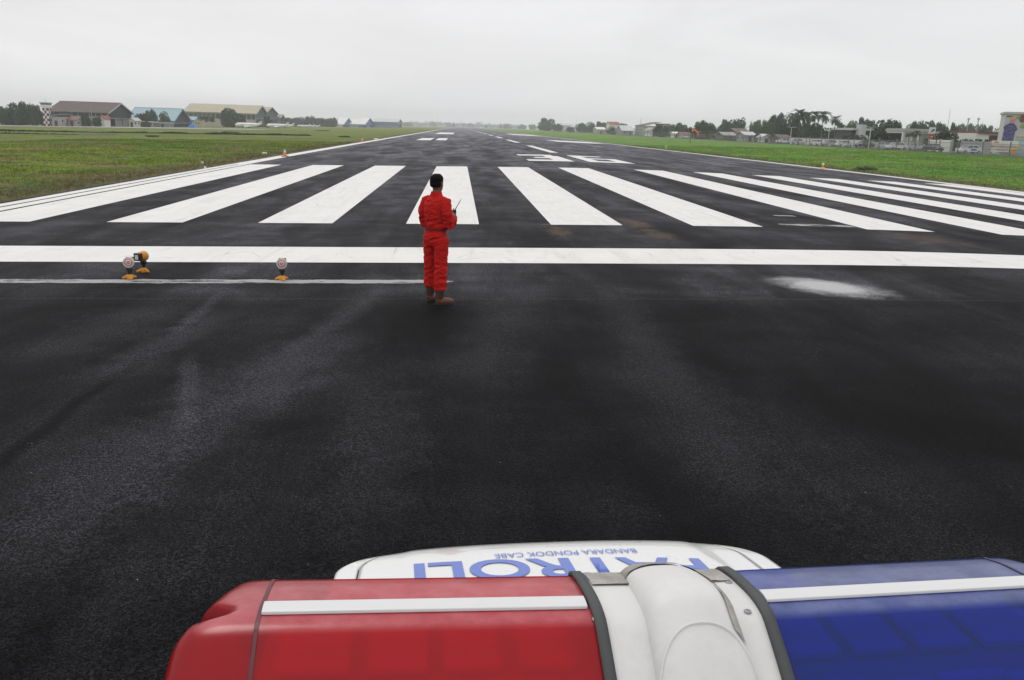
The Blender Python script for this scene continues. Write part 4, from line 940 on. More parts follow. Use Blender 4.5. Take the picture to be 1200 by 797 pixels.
# excavator with raised orange arm
def excavator():
    p = BX(820, 93); d = (p-CAM).dot(cF); s = d/FPX
    t = thing('excavator', p, 'orange excavator with its arm raised behind the fence', 'excavator')
    for y in (-1, 1): obj('track', MB().prism([(-1.8, .2), (-1.4, 0), (1.4, 0), (1.8, .2), (1.8, .6), (1.4, .8), (-1.4, .8), (-1.8, .6)], 'Y', y-.3, y+.3), M['rubber'], t)
    obj('body', MB().box((.4, 0, 1.4), (2.8, 2.2, 1.1)), M['redpaint'], t, bevel=.1); cb = obj('cab', MB().box((-.5, -.6, 2.2), (1.2, 1., 1.4), 0, .9), M['orange'], t); obj('pane', MB().box((-.5, -1.1, 2.3), (.9, .08, .8)), M['darkglass'], cb)
    z1 = zt(811.5, 150.5, p.y)-p.z
    obj('arm', MB().tube([(0, .3, 1.8), (-5.*s, .3, 1.8+(z1-1.8)*.55), (-8.2*s, .3, z1)], [.3, .36, .26], 6), M['orange'], t)
    b = obj('bucket', MB().prism([(-9.6*s, z1-1.1), (-8.6*s, z1-1.2), (-7.6*s, z1-.1), (-8.4*s, z1+.4), (-9.5*s, z1)], 'Y', -.2, .8), M['orange'], t)
excavator()

# ------------------------------------------------------------------ far tree belts beyond the runway (hazy, one mass)
def belt(name, x0, x1, Y, hmin, hmax, seed, n=70):
    rs = np.random.default_rng(seed); V = []; T = []
    for k in range(n):
        x = x0+(x1-x0)*(k+rs.random())/n; y = Y+rs.normal()*25; z = G(x, y); h = hmin+(hmax-hmin)*rs.random()**2; w = (x1-x0)/n*1.3
        per = 160; d = rs.normal(size=(per, 3)); d /= np.linalg.norm(d, axis=1)[:, None]
        p = np.array((x, y, z+h*.45))+d*np.array((w, 6, h*.55))*(.6+.45*rs.random((per, 1)))
        a = np.cross(d, rs.normal(size=(per, 3))); a /= np.linalg.norm(a, axis=1)[:, None]; b = np.cross(d, a); s = (.9+1.1*rs.random(per))[:, None]
        V.append(np.stack([p-a*s, p-b*s*.7, p+a*s, p+b*s*.7], 1)); T.append(np.repeat(rs.random(per), 4))
    V = np.concatenate(V).reshape(-1, 3); q = len(V)//4
    me = bpy.data.meshes.new(name); me.from_pydata(V.tolist(), [], [(4*i, 4*i+1, 4*i+2, 4*i+3) for i in range(q)]); setattr_tint(me, np.concatenate(T).astype(np.float32))
    link(name, me, M['leaf'], kind='stuff', label='hazy far belt of trees beyond the end of the runway', cat='woodland')
belt('far_trees', -260, 230, 3000, 13, 21, 1, 60); belt('far_trees', -2300, -250, 2900, 12, 22, 2, 130); belt('far_trees', 220, 1100, 2700, 12, 20, 3, 80); belt('far_trees', 600, 2300, 1500, 10, 18, 4, 110); belt('far_trees', -1200, -330, 900, 6, 10, 5, 90)
for px, yt, w, Y in ((508, 143, 8, 2700), (526, 143.6, 7, 2650), (531.5, 143.4, 3, 2300), (552, 144.6, 8, 2800), (570, 145.8, 4, 2300), (587, 144.8, 3, 2200), (594, 145.4, 9, 2300), (612, 146, 9, 2100), (478, 143.3, 12, 2300), (624, 146, 9, 1900)):
    tree_px(px, yt, w, Y=Y, label='hazy far tree standing out above the belt at the runway end', group='hazy far trees', kind=0 if w > 5 else 2)

# ------------------------------------------------------------------ small airfield items
def cone():
    p = hitG(334, 183.6); p.z = G(p.x, p.y); t = thing('traffic_cone', p, 'orange cone with a white top at the left runway edge', 'cone')
    h = zt(334, 175.6, p.y)-p.z
    obj('cone_body', MB().lathe([(.17, .05), (.15, .06), (.08, h*.6)], n=16), M['orange'], t, True); obj('white_top', MB().lathe([(.1, h*.6), (.1, h*.7), (.06, h)], n=16), M['label'], t, True); obj('foot', MB().box((0, 0, .03), (.46, .46, .06)), M['redpaint'], t)
cone()
def edge_light(px, py, label, s=1.):
    p = hitG(px, py); p.z = G(p.x, p.y); t = thing('edge_light', p, label, 'runway light', 'runway edge lights'); s *= 1.1
    obj('stem', MB().tube([(0, 0, -.05), (0, 0, .25*s)], .05*s, 8), M['canary'], t, True); obj('lens', MB().lathe([(.09*s, .25*s), (.1*s, .3*s), (.09*s, .38*s), (.03*s, .43*s)], n=12), M['label'], t, True); obj('base', MB().lathe([(.2*s, 0), (.2*s, .06*s), (.1*s, .12*s)], n=12), M['canary'], t, True)
edge_light(964, 197.6, 'yellow edge light with a white lens on the right grass edge'); edge_light(780.5, 174.6, 'small yellow edge light farther along the right edge', 1.1); edge_light(424.5, 166.6, 'yellow and white edge light on the left edge far past the cone', 1.)
def block(px, py, label, sx=.5):
    p = hitG(px, py); p.z = rough(p.x, p.y); t = thing('stone', p, label, 'stone', 'stones on the verge'); mb = MB()
    me = remesh(MB().box((0, 0, .05), (sx, sx*.8, .12+sx*.15), .4, .7), sx*.1, 3); link('stone_body', me, M['label'], t)
block(310, 180.6, 'pale flat stone left of the orange cone', .42); block(237, 191.8, 'pale stone on the grass nearer the camera', .17); block(441, 163.6, 'pale flat slab far along the left edge', 1.0); block(240.5, 197.8, 'small pale stone nearest the runway edge', .14)
def weed(px, py, w, label, h=.45):
    p = hitG(px, py); p.z = rough(p.x, p.y); d = (p-CAM).dot(cF); tree(p, w*d/FPX, h, label, 'dark weeds in the grass', 1, True, 'bush', 0.)
for px, py, w, lab in ((1014, 199, 22, 'dark weed clump right of the yellow edge light'), (403, 161, 12, 'dark weed clump on the far left verge'), (270, 155.6, 20, 'dark weed patch below the largest aircraft'), (378, 153.5, 14, 'dark weed patch below the distant aircraft'), (178, 160.5, 14, 'dark weed patch below the blue hangar')):
    weed(px, py, w, lab, .3 if py > 190 else .3)

# ------------------------------------------------------------------ portable threshold lights
def lens_mat():
    t = NT('red and white lens'); v = t.n.new('ShaderNodeVectorMath'); v.operation = 'SUBTRACT'; t.l.new(t.objco(), v.inputs[0]); v.inputs[1].default_value = (0, 0, .265); v = v.outputs[0]; n = t.n.new('ShaderNodeTexWave'); n.wave_type = 'RINGS'; n.rings_direction = 'Y'; t.l.new(v, n.inputs['Vector']); n.inputs['Scale'].default_value = 9; n.inputs['Distortion'].default_value = 1.2; n.inputs['Detail'].default_value = 1
    t.set('Base Color', t.mix(t.ramp(n.outputs['Fac'], .45, .75), (.62, .6, .6), (.6, .13, .12))); t.set('Roughness', .15); t.set('Coat Weight', 1.); return t.m
M['lens'] = lens_mat()
def portable_light(p, rz, label):
    t = thing('portable_light', p, label, 'runway lamp', 'portable threshold lamps', rz)
    mb = MB(); mb.lathe([(.05, 0), (.05, .012), (.045, .05), (.03, .075)], n=16)
    for k in range(3):
        a = k*2.094-math.pi/2+.3; c_, s_ = math.cos(a), math.sin(a); mb.tube([(c_*.03, s_*.03, .04), (c_*.09, s_*.09, .018), (c_*.115, s_*.115, .012)], [.028, .022, .013], 8)
    obj('foot', mb, M['canary'], t, True)
    obj('stem', MB().lathe([(.03, .07), (.03, .13), (.045, .135), (.058, .16), (.045, .18), (.035, .2)], n=14), M['black'], t, True)
    obj('lamp_housing', MB().lathe([(.05, .085), (.075, .05), (.079, -.01), (.079, -.035), (.072, -.035)], (0, 0, .265), 'Y', 24), M['canary'], t, True)
    obj('lens', MB().lathe([(.072, -.038), (.06, -.048), (.02, -.054)], (0, 0, .265), 'Y', 24), M['lens'], t, True)
    obj('bezel', MB().lathe([(.081, -.02), (.081, -.043), (.07, -.043), (.07, -.02)], (0, 0, .265), 'Y', 24), M['label'], t, True)
    b = obj('battery_box', MB().box((0, .12, .262), (.115, .08, .125)), M['black'], t, bevel=.01); obj('sticker', MB().box((.0, .162, .262), (.06, .004, .075)), M['label'], b)
for px, py, rz, lab in ((152.5, 327.3, .22, 'round red and white lamp on a yellow foot, left of the pair'), (169, 319.2, math.pi-.3, 'lamp turned away so its black box back shows'), (331, 328.6, .12, 'round red and white lamp standing apart, nearest the person')):
    p = hitG(px, py); p.z = gseg(p.x, p.y)+.006; portable_light(p, rz, lab)

# ------------------------------------------------------------------ the person
def skin_(name, c, rough=.5): return mat(name, c, rough, var=.12, sc=30, spec=.4)
M['skin'] = skin_('brown skin', (.16, .078, .046)); M['hair'] = mat('black hair', (.005, .005, .005), .85, spec=.1, var=.3, sc=60, bump=.004, bsc=220)
M['coverall'] = mat('red coverall cloth', (.46, .012, .008), .88, var=.10, sc=6, spec=.2, bump=.0012, bsc=500)
M['belt'] = mat('red waistband', (.2, .008, .008), .8, var=.15, sc=10)
M['boot'] = mat('brown leather boots', (.12, .05, .028), .5, var=.25, sc=12, bump=.002, bsc=120); M['shaft'] = mat('dark brown boot leather', (.055, .024, .016), .6, var=.35, sc=14, bump=.003, bsc=60); M['sole'] = mat('boot sole', (.03, .022, .018), .8)
def person():
    yaw = R_(-42); loc = Vector((-.285, 11.56, 0)); loc.z = gseg(loc.x, loc.y)+.001
    hy = R_(12)                                           # head turned a little further right
    t = MB(); Hn = Vector((0, .02, 1.50))
    def rot(p, a, c=(0, 0)): x, y = p[0]-c[0], p[1]-c[1]; return (c[0]+x*math.cos(a)-y*math.sin(a), c[1]+x*math.sin(a)+y*math.cos(a), p[2])
    RA = [(.172, .0, 1.405), (.232, -.03, 1.24), (.228, .0, 1.085), (.155, .15, 1.13), (.075, .255, 1.17)]      # right arm
    LA = [(-.172, .0, 1.405), (-.23, -.025, 1.24), (-.222, .01, 1.09), (-.135, .16, 1.12), (-.04, .26, 1.145)]
    RLg = [(.095, 0, .93), (.11, -.01, .70), (.125, -.03, .48), (.13, -.045, .27), (.13, -.05, .1)]
    LLg = [(-.095, 0, .93), (-.11, .01, .70), (-.125, .03, .48), (-.13, .035, .27), (-.13, .035, .1)]
    # body: one continuous skin surface
    b = MB()
    b.rings([(0, 0, .86, .14, .09), (0, 0, .95, .155, .105), (0, 0, 1.08, .135, .09), (0, 0, 1.25, .16, .10), (0, 0, 1.38, .165, .095), (0, -.005, 1.45, .10, .07), (0, 0, 1.49, .055, .058)], 20)
    b.rings([(0, .0, 1.42, .056, .06), (0, .005, 1.5, .053, .058), (0, .012, 1.56, .054, .06)], 18)
    hd = [(.0, .055, 1.515, .03, .035), (0, .04, 1.535, .05, .06), (0, .03, 1.565, .062, .082), (0, .022, 1.605, .071, .094), (0, .015, 1.65, .076, .1), (0, .01, 1.695, .074, .096), (0, .008, 1.725, .058, .078), (0, .008, 1.745, .03, .04)]
    h = MB(); h.rings(hd, 22)
    h.tube([(0, .112, 1.648), (0, .128, 1.618), (0, .131, 1.603), (0, .112, 1.596)], [.008, .012, .015, .008], 8)          # nose
    for s in (-1, 1):
        h.tube([(s*.074, -.0, 1.655), (s*.086, -.008, 1.645), (s*.086, -.006, 1.615), (s*.074, .002, 1.6)], [.009, .013, .012, .008], 8)  # ears
        h.tube([(s*.02, .103, 1.672), (s*.05, .088, 1.67)], .009, 6)                                                   # brow
    h.tube([(-.022, .108, 1.572), (0, .116, 1.573), (.022, .108, 1.572)], [.006, .01, .006], 6)                       # lips
    h.rings([(0, .09, 1.53, .02, .02), (0, .092, 1.545, .022, .022)], 8)
    for v in h.v: pass
    h.v = [rot(p, hy, (0, .01)) for p in h.v]; b.add(h.v, h.f)
    def fing(base, d1, d2, L, r):
        base = Vector(base); d1 = Vector(d1).normalized(); d2 = Vector(d2).normalized()
        m1 = base+d1*L*.45; m2 = m1+(d1+d2).normalized()*L*.3; e = m2+d2*L*.25
        b.tube([base-d1*.012, base, m1, m2, e], [r, r, r*.95, r*.85, r*.65], 8)
    # right hand holds the radio upright; left hand cups below it
    rc = Vector((.03, .325, 1.2)); 
    b.tube(RA[1:], [.045, .036, .034, .026], 10); b.tube([RA[0], RA[1]], [.055, .045], 10); b.tube(LA, [.055, .045, .036, .034, .026], 10)
    b.tube([RA[-1], (.055, .285, 1.187), (.045, .315, 1.20)], [.026, .033, .03], 10)
    b.tube([LA[-1], (-.015, .29, 1.15), (.0, .32, 1.16)], [.026, .033, .03], 10)
    for k in range(4):
        L = (.062, .07, .066, .054)[k]
        fing((.045-.004*k, .335, 1.222-.019*k), (-.5, .85, 0), (-1, -.35, 0), L, .0085)
        fing((.0+.003*k, .335, 1.178-.018*k), (.6, .8, 0), (1, -.2, .1), L, .0085)
    fing((.03, .30, 1.218), (-.3, .5, .8), (-.5, .8, .3), .055, .0095); fing((-.012, .305, 1.178), (.2, .5, .8), (.4, .8, .4), .055, .0095)
    for lg in (RLg, LLg): b.tube(lg, [.085, .075, .052, .05, .036], 12)
    for s, lg in ((1, RLg), (-1, LLg)): b.tube([lg[-1], (lg[-1][0], lg[-1][1]+.05, .06)], [.036, .03], 8)
    body = remesh(b, .0052, 3, .5)
    root = link('person', body, M['skin']); root.location = loc; root.rotation_euler = (0, 0, yaw)
    tagp(root, 'person in red coveralls and brown boots holding a two way radio, seen from behind', 'person')
    # coverall
    c_ = MB()
    c_.rings([(0, .0, .80, .15, .115), (0, -.005, .86, .172, .135), (0, -.012, .93, .172, .132), (0, -.005, 1.005, .158, .115), (0, 0, 1.03, .152, .11), (0, 0, 1.06, .17, .125), (0, -.005, 1.15, .162, .124), (0, -.012, 1.27, .172, .128), (0, -.012, 1.36, .174, .116), (0, -.005, 1.42, .155, .098), (0, 0, 1.462, .105, .078), (0, .003, 1.49, .067, .066), (0, .006, 1.505, .064, .065)], 28)
    c_.tube([(.13, -.002, 1.405)]+[tuple(p) for p in RA[0:1]]+RA[1:4]+[(.105, .22, 1.155)], [.062, .071, .068, .064, .058, .048], 14)
    c_.tube([(-.13, -.002, 1.405)]+LA[0:4]+[(-.075, .225, 1.135)], [.062, .071, .068, .064, .058, .048], 14)
    for lg in (RLg, LLg): c_.tube([(lg[0][0]*.95, lg[0][1], .9), (lg[1][0]*.98, lg[1][1], .74), lg[2], (lg[3][0], lg[3][1], .30), (lg[3][0], lg[3][1]-.002, .215)], [.104, .098, .082, .084, .083], 16)
    me = remesh(c_, .0085, 5, .5)
    NR = [v.normal.copy() for v in me.vertices]
    for v, nr in zip(me.vertices, NR):                       # cloth folds
        p = v.co; q = Vector((p.x*9, p.y*9, p.z*17)); f = mnoise.noise(q+Vector((mnoise.noise(p*6)*1.5,)*3))
        f = 1-abs(f)*2.2; k = .006
        for z0, wd, am in ((1.1, .09, .012), (.48, .09, .007), (.27, .10, .007), (.86, .08, .007)):
            k += am*math.exp(-((p.z-z0)/wd)**2)
        v.co = p+nr*(k*(f-.35)*1.6+.004*mnoise.noise(p*30))
    me.update(); cv = link('coverall', me, M['coverall'], root)
    wb = MB(); wb.rings([(0, -.002, 1.006, .166, .123), (0, -.002, 1.012, .17, .127), (0, -.002, 1.04, .17, .127), (0, -.002, 1.046, .164, .121)], 32); obj('waistband', wb, M['belt'], cv, True)
    cl = MB(); cl.rings([(0, -.0, 1.475, .088, .083), (0, .0, 1.49, .080, .080), (0, .002, 1.522, .070, .073), (0, .002, 1.526, .064, .067), (0, .002, 1.49, .064, .067)], 28); obj('collar', cl, M['coverall'], cv, True)
    # hair cap
    hm = MB(); hm.rings([(0, -.025, 1.585, .056, .07), (0, -.022, 1.61, .073, .083), (0, -.008, 1.645, .081, .094), (0, .0, 1.675, .083, .105), (0, .004, 1.705, .079, .104), (0, .004, 1.735, .062, .085), (0, .004, 1.756, .035, .05)], 26)
    hm.v = [rot(p, hy, (0, .01)) for p in hm.v]; hme = remesh(hm, .007, 2)
    NR = [v.normal.copy() for v in hme.vertices]
    for v, nr in zip(hme.vertices, NR): v.co += nr*(.003*mnoise.noise(v.co*70)+.002)
    link('hair', hme, M['hair'], root)
    for s in (-1, 1):
        e = MB().lathe([(.001, -.011), (.008, -.008), (.011, 0), (.008, .008), (.001, .011)], rot((s*.032, .098, 1.652), hy, (0, .01)), 'Z', 10); obj('eye', e, M['label'], root, True)
    # boots
    for lg, a in ((RLg, R_(-30)), (LLg, R_(12))):
        x, y = lg[-1][0], lg[-1][1]; bt = MB()
        sh_ = MB(); sh_.rings([(x, y-.008, .09, .052, .06), (x, y-.006, .12, .055, .061), (x, y-.002, .17, .060, .064), (x, y+.002, .22, .066, .068), (x, y+.002, .262, .066, .068), (x, y+.002, .262, .06, .06)], 20)
        bt.rings([(x, y-.01, .05, .046, .055), (x, y-.008, .1, .048, .056), (x, y-.002, .16, .056, .06), (x, y+.002, .22, .068, .07), (x, y+.002, .27, .07, .072)], 18)
        bt.tube([rot((x, y-.045, .045), a, (x, y)), rot((x, y+.0, .055), a, (x, y)), rot((x, y+.08, .052), a, (x, y)), rot((x, y+.15, .045), a, (x, y)), rot((x, y+.19, .036), a, (x, y))], [.042, .054, .05, .046, .03], 14)
        me = remesh(bt, .0075, 3)
        NR = [v.normal.copy() for v in me.vertices]
        for v, nr in zip(me.vertices, NR):
            if v.co.z < .012: v.co.z = .012
            if v.co.z > .1: v.co += nr*.004*mnoise.noise(v.co*Vector((1, 1, 1)).length*22)
        bo = link('boot', me, M['boot'], root)
        obj('boot_shaft', sh_, M['shaft'], bo, True)
        so_ = MB(); pts = []
        for i in range(24):
            u = 6.283*i/24; xx = .05*math.cos(u)*(1.0 if math.sin(u) > 0 else .9); yy = .07+.145*math.sin(u); q = rot((x+xx, y+yy-.005, 0), a, (x, y)); pts.append((q[0], q[1]))
        so_.prism(pts, 'Z', 0.0, .024); obj('sole', so_, M['sole'], bo, bevel=.004)
    # two way radio held in the hands: a thing of its own
    mw = Matrix.Translation(loc) @ Matrix.Rotation(yaw, 4, 'Z'); rp = mw @ Vector((.022, .338, 1.135))
    r = thing('handheld_radio', rp, 'black two way radio with a long thin antenna in the hands of the person', 'radio', rz=yaw)
    obj('case', MB().box((0, 0, .065), (.052, .034, .13)), M['black'], r, bevel=.006)
    obj('antenna', MB().tube([(.016, 0, .13), (.035, .01, .17), (.075, .055, .28)], [.007, .005, .0035], 8), M['black'], r, True)
    obj('knob', MB().lathe([(.008, .13), (.008, .148)], (-.014, 0, 0), n=12), M['steel'], r, True)
person()

# ------------------------------------------------------------------ patrol car with light bar
def tinted(name, c, body, tr=.5, top_sheen=(.5, .5, .5)):
    t = NT(name); f = t.noise(3, 4, .6, t.objco()); nz = t.n.new('ShaderNodeSeparateXYZ'); t.l.new(t.n['Geometry'].outputs['Normal'], nz.inputs[0]); sheen = t.math('MULTIPLY', t.ramp(nz.outputs[2], .90, .99), t.ramp(t.noise(18, 5, .7, t.objco()), .25, .75, .22, .42)); t.set('Base Color', t.mix(sheen, t.mix(f, body, tuple(k*.8 for k in body)), top_sheen)); t.set('Roughness', .3)  # pale sky sheen mixed into the lens colour on upward-facing tops
    t.set('Specular IOR Level', .3); t.set('Coat Weight', .3); t.set('Coat Roughness', .14)
    tb = t.n.new('ShaderNodeBsdfTransparent'); tb.inputs[0].default_value = (*c, 1); mxs = t.n.new('ShaderNodeMixShader'); t.l.new(t.math('MULTIPLY', t.math('SUBTRACT', 1., t.math('MULTIPLY', sheen, 1.6), True), tr), mxs.inputs[0])
    t.l.new(t.b.outputs[0], mxs.inputs[1]); t.l.new(tb.outputs[0], mxs.inputs[2]); t.l.new(mxs.outputs[0], t.out.inputs[0])
    t.bump(t.math('ADD', t.noise(9, 3, .6, t.objco()), t.math('MULTIPLY', t.noise(140, 2, .6, t.objco()), .25)), .10, .002)
    return t.m
def patrol_car():
    heading = R_(4.0); strip = CAM+ray(792, 706)*1.02                  # centre of the pale strip on the light bar
    e1 = Vector((math.cos(heading), math.sin(heading), 0)); e2 = Vector((-math.sin(heading), math.cos(heading), 0))
    root = thing('patrol_car', (strip.x, strip.y, 0), 'white airport patrol car with red and blue roof light bar and lettered bonnet', 'patrol car', rz=heading)
    root.location.z = 0
    zs = strip.z
    Mi = Matrix.Translation(root.location) @ Matrix.Rotation(heading, 4, 'Z'); Minv = Mi.inverted()
    def pl(px, py, v):                                               # local point under a pixel at forward distance v
        o = Minv @ CAM; d = Minv.to_3x3() @ ray(px, py); k = (v-o.y)/d.y; return o+d*k
    white = mat('white car paint', (.70, .70, .69), .28, var=.02, sc=.6, coat=1.)
    hF = pl(653, 634, 1.93)                                          # front lip of the bonnet
    zF = hF.z; cx = hF.x-.03
    # bonnet: half width and height along v
    def hood_z(u, v):                                                # u: lateral from centre, v: forward
        k = (v-.95)/(1.93-.95); z = zF+.145*(1-k)**.9+.012*math.sin(k*3.1)
        z -= .036*abs(u/.78)**2.4+ .05*max(0, k-.86)**2*30*.3
        z -= .012*max(0, 1-abs(abs(u)-(.56+.10*(1-k)))/.035)*0
        z += .006/(1+math.exp(-(.52+.12*(1-k)-abs(u))/.012))          # raised centre panel with creases
        return z
    def hood_half(v): k = (v-.95)/(1.93-.95); return .787-.03*k-.075*max(0, (k-.86)/.14)**2
    def hood(u, v_):
        v = .95+(1.93-.95)*v_; w = hood_half(v); x = (2*u-1)*w; vv = v-(.035*abs(2*u-1)**2+.03*abs(2*u-1)**10)*v_
        return (cx+x, vv, hood_z(x, vv))
    def sub(a, b): return lambda u, v: hood(a+(b-a)*u, v)
    gap = .0045
    ho = obj('bonnet', MB().grid(sub(.052, .948), 80, 40), white, root, True)
    sl_ = ho.modifiers.new('s', 'SOLIDIFY'); sl_.thickness = .02; sl_.offset = -1
    for a, b in ((0., .052-gap), (.948+gap, 1.)):
        f = obj('fender', MB().grid(sub(a, b), 8, 40), white, root, True); s2 = f.modifiers.new('s', 'SOLIDIFY'); s2.thickness = .02; s2.offset = -1
    # body below
    mb = MB(); L0, L1 = -2.6, 1.9
    mb.prism([(L0, .45), (L1-.06, .42), (L1-.02, .62), (L1-.06, zF-.12), (.95, zF+.045), (.8, zF+.06), (L0, zF+.06)], 'X', cx-.8, cx+.8)
    obj('body', mb, white, root, bevel=.05)
    roofz = zs-.16
    rf = MB().rings([(cx, -.62, roofz-.1, .70, .98, .5), (cx, -.62, roofz-.03, .66, .94, .5), (cx, -.62, roofz, .60, .86, .5)], 40); obj('roof', rf, white, root, True)
    def quad(p): return MB().add(p, [(0, 1, 2, 3)])
    zb = zF+.075
    ws = obj('windscreen', quad([(cx-.74, .96, zb), (cx+.74, .96, zb), (cx+.62, .30, roofz-.06), (cx-.62, .30, roofz-.06)]), M['darkglass'], root); so2 = ws.modifiers.new('s', 'SOLIDIFY'); so2.thickness = .012
    for s in (-1, 1):
        sw = obj('side_window', quad([(cx+s*.785, .9, zb), (cx+s*.785, -1.45, zb), (cx+s*.67, -1.4, roofz-.08), (cx+s*.66, .28, roofz-.08)]), M['darkglass'], root); so3 = sw.modifiers.new('s', 'SOLIDIFY'); so3.thickness = .012
        obj('pillar', MB().tube([(cx+s*.77, .97, zb-.01), (cx+s*.64, .3, roofz-.05)], .035, 8), white, root, True)
        obj('pillar', MB().tube([(cx+s*.79, -.3, zb-.01), (cx+s*.675, -.3, roofz-.06)], .03, 8), M['black'], root, True)
        obj('headlight', MB().box((cx+s*.6, L1-.05, zF-.22), (.32, .1, .16)), M['label'], root, bevel=.03)
        for v in (1.15, -1.75):
            w = obj('wheel', MB().lathe([(.2, -.1), (.33, -.1), (.36, -.06), (.36, .06), (.33, .1), (.2, .1)], (cx+s*.74, v, .36), 'X', 26), M['rubber'], root, True)
            obj('rim', MB().lathe([(.04, -.105), (.22, -.115), (.22, .115), (.04, .105)], (cx+s*.74, v, .36), 'X', 20), M['steel'], w, True)
    rw = obj('rear_window', quad([(cx-.7, -1.62, zb), (cx+.7, -1.62, zb), (cx+.6, -1.5, roofz-.08), (cx-.6, -1.5, roofz-.08)]), M['darkglass'], root)
    obj('bumper', MB().box((cx, L1+.0, .5), (1.56, .16, .22)), M['black'], root, bevel=.05); obj('grille', MB().box((cx, L1-.01, zF-.22), (.8, .06, .16)), M['black'], root, bevel=.02)
    # lettering on the bonnet, readable from the front
    blue = mat('blue lettering', (.06, .13, .50), .35, var=.05, coat=.6); 
    def letter(txt, px0, px1, py_base, width_m=None, cap=None, bold=0., nm='lettering'):
        # baseline under the pixel row py_base; both ends found on the bonnet
        def on(px, py):
            v = 1.5
            for _ in range(25):
                p = pl(px, py, v); z = hood_z(p.x-cx, v)+.0; v += (p.z-z)*1.2; v = min(1.93, max(.95, v))
            return p
        (xa, ya), (xb, yb) = (px0, py_base[0]), (px1, py_base[1]); A, Bp = on(xa, ya), on(xb, yb)
        me = textmesh(txt, 1., .0, bold); xs = [v.co.x for v in me.vertices]; ys = [v.co.y for v in me.vertices]; w = max(xs)-min(xs); x_mid = (max(xs)+min(xs))/2
        sc = (Bp-A).length/w; hgt = cap/(max(ys)-min(ys)) if cap else sc; y0 = min(ys)
        bm = bmesh.new(); bm.from_mesh(me); bmesh.ops.triangulate(bm, faces=bm.faces)
        bmesh.ops.subdivide_edges(bm, edges=[e for e in bm.edges if e.calc_length()*sc > .03], cuts=2); bm.to_mesh(me); bm.free()
        mid = (A+Bp)/2; dirx = (A-Bp).normalized()                    # first letter on the right in this view
        for v in me.vertices:
            a = (v.co.x-x_mid)*sc; b = (v.co.y-y0)*hgt
            u = mid.x-cx-a*1.; vv = mid.y+(-a)*(Bp.y-A.y)/(Bp-A).length-b
            v.co = (cx+u, vv, hood_z(u, vv)+.003)
        return link(nm, me, blue, ho)
    letter('BANDARA PONDOK CABE', 579, 743, (650.0, 643.5), cap=.045)
    letter('PATROLI', 485, 818, (661.5, 655.0), cap=.185, bold=.022)
    # ---------------- light bar
    bar = thing('light_bar', (0, 0, 0), None, None); bar.parent = root; bar.location = (0, 0, zs)
    # cross-section (v forward, w up) of the lens, around the strip centre
    sec = [(.122, -.10), (.118, -.05), (.109, -.027), (.100, -.0195), (.065, -.0095), (.02, -.002), (0, 0), (-.02, 0), (-.036, -.003), (-.044, -.007), (-.075, -.026), (-.11, -.05), (-.15, -.078), (-.168, -.094), (-.175, -.115), (-.176, -.135)]
    bend = {-1: R_(2.2), 1: R_(1.0)}; lift = {-1: R_(.3), 1: 0.}
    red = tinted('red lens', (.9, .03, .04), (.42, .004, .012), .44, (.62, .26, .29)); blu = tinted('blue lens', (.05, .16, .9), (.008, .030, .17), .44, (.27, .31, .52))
    darkm = mat('dark lamp interior', (.03, .03, .032), .6); chrome = mat('lamp reflector', (.55, .55, .56), .25, .8, var=.2, sc=6)
    wt = mat('white strip', (.62, .62, .62), .35, var=.05, coat=.4); gask = mat('grey rubber gasket', (.055, .06, .06), .6, var=.25, sc=15)
    def bpt(s, l, v, w):                                              # section point at lateral l on side s, bar gently swept
        return (s*l, v+math.tan(bend[s])*l, w+math.tan(lift[s])*l)
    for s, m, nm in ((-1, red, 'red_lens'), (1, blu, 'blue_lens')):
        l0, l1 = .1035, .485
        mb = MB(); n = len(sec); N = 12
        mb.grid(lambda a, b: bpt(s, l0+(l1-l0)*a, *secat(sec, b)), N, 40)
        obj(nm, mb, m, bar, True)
        # end cap: tapers and rounds off, with a notch
        def capf(a, b):
            v, w = secat(sec, b); l = l1+.004+.098*math.sin(a*math.pi/2); k = math.sqrt(max(0, 1-a**3.2)); vc = -.03
            if a > .02: pass
            nb = math.exp(-((v-.008)/.015)**4)*.062*a                 # moulded notch
            vv = vc+(v-vc)*(.30+.70*k); ww = w*(1)-.03*a**2.5 if w > -.1 else w
            lf = l-.055*max(0, (v-vc)/.14)*a-nb+ .02*max(0, (vc-v)/.14)*a
            return bpt(s, lf, vv, ww-(.10*a**6))
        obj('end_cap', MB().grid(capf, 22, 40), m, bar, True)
        gm = MB(); gm.grid(lambda a, b: bpt(s, l1-.001+.0045*a, secat(sec, b)[0], secat(sec, b)[1]+.0012), 1, 40); obj('seam', gm, mat('tinted seam', (.10, .02, .025) if s < 0 else (.03, .035, .09), .4), bar)
        g = MB(); g.grid(lambda a, b: bpt(s, .094+.0135*a, secat(sec, b)[0]*1.012, secat(sec, b)[1]+.0035), 2, 40); go = obj('gasket', g, gask, bar, True); q = go.modifiers.new('s', 'SOLIDIFY'); q.thickness = .005; q.offset = 0
        st = MB(); st.prism([(-.0125, .0006), (.0125, .0006), (.0115, .0045), (.004, .0055), (-.004, .0055), (-.0115, .0045)], 'X', 0, 1)
        st.v = [bpt(s, .11+.374*x, v, w) for x, v, w in st.v]; obj('trim_strip', st, wt, bar, bevel=.001)
        # what sits inside: a dark tray and bright lamp modules
        inm = M.setdefault('inner%d' % s, mat('inner ribbed lens', (.62, .03, .03) if s < 0 else (.04, .12, .6), .5, var=.3, sc=8)); dkm = M.setdefault('innerdk%d' % s, mat('dark lamp gap', (.36, .016, .018) if s < 0 else (.022, .06, .34), .6))
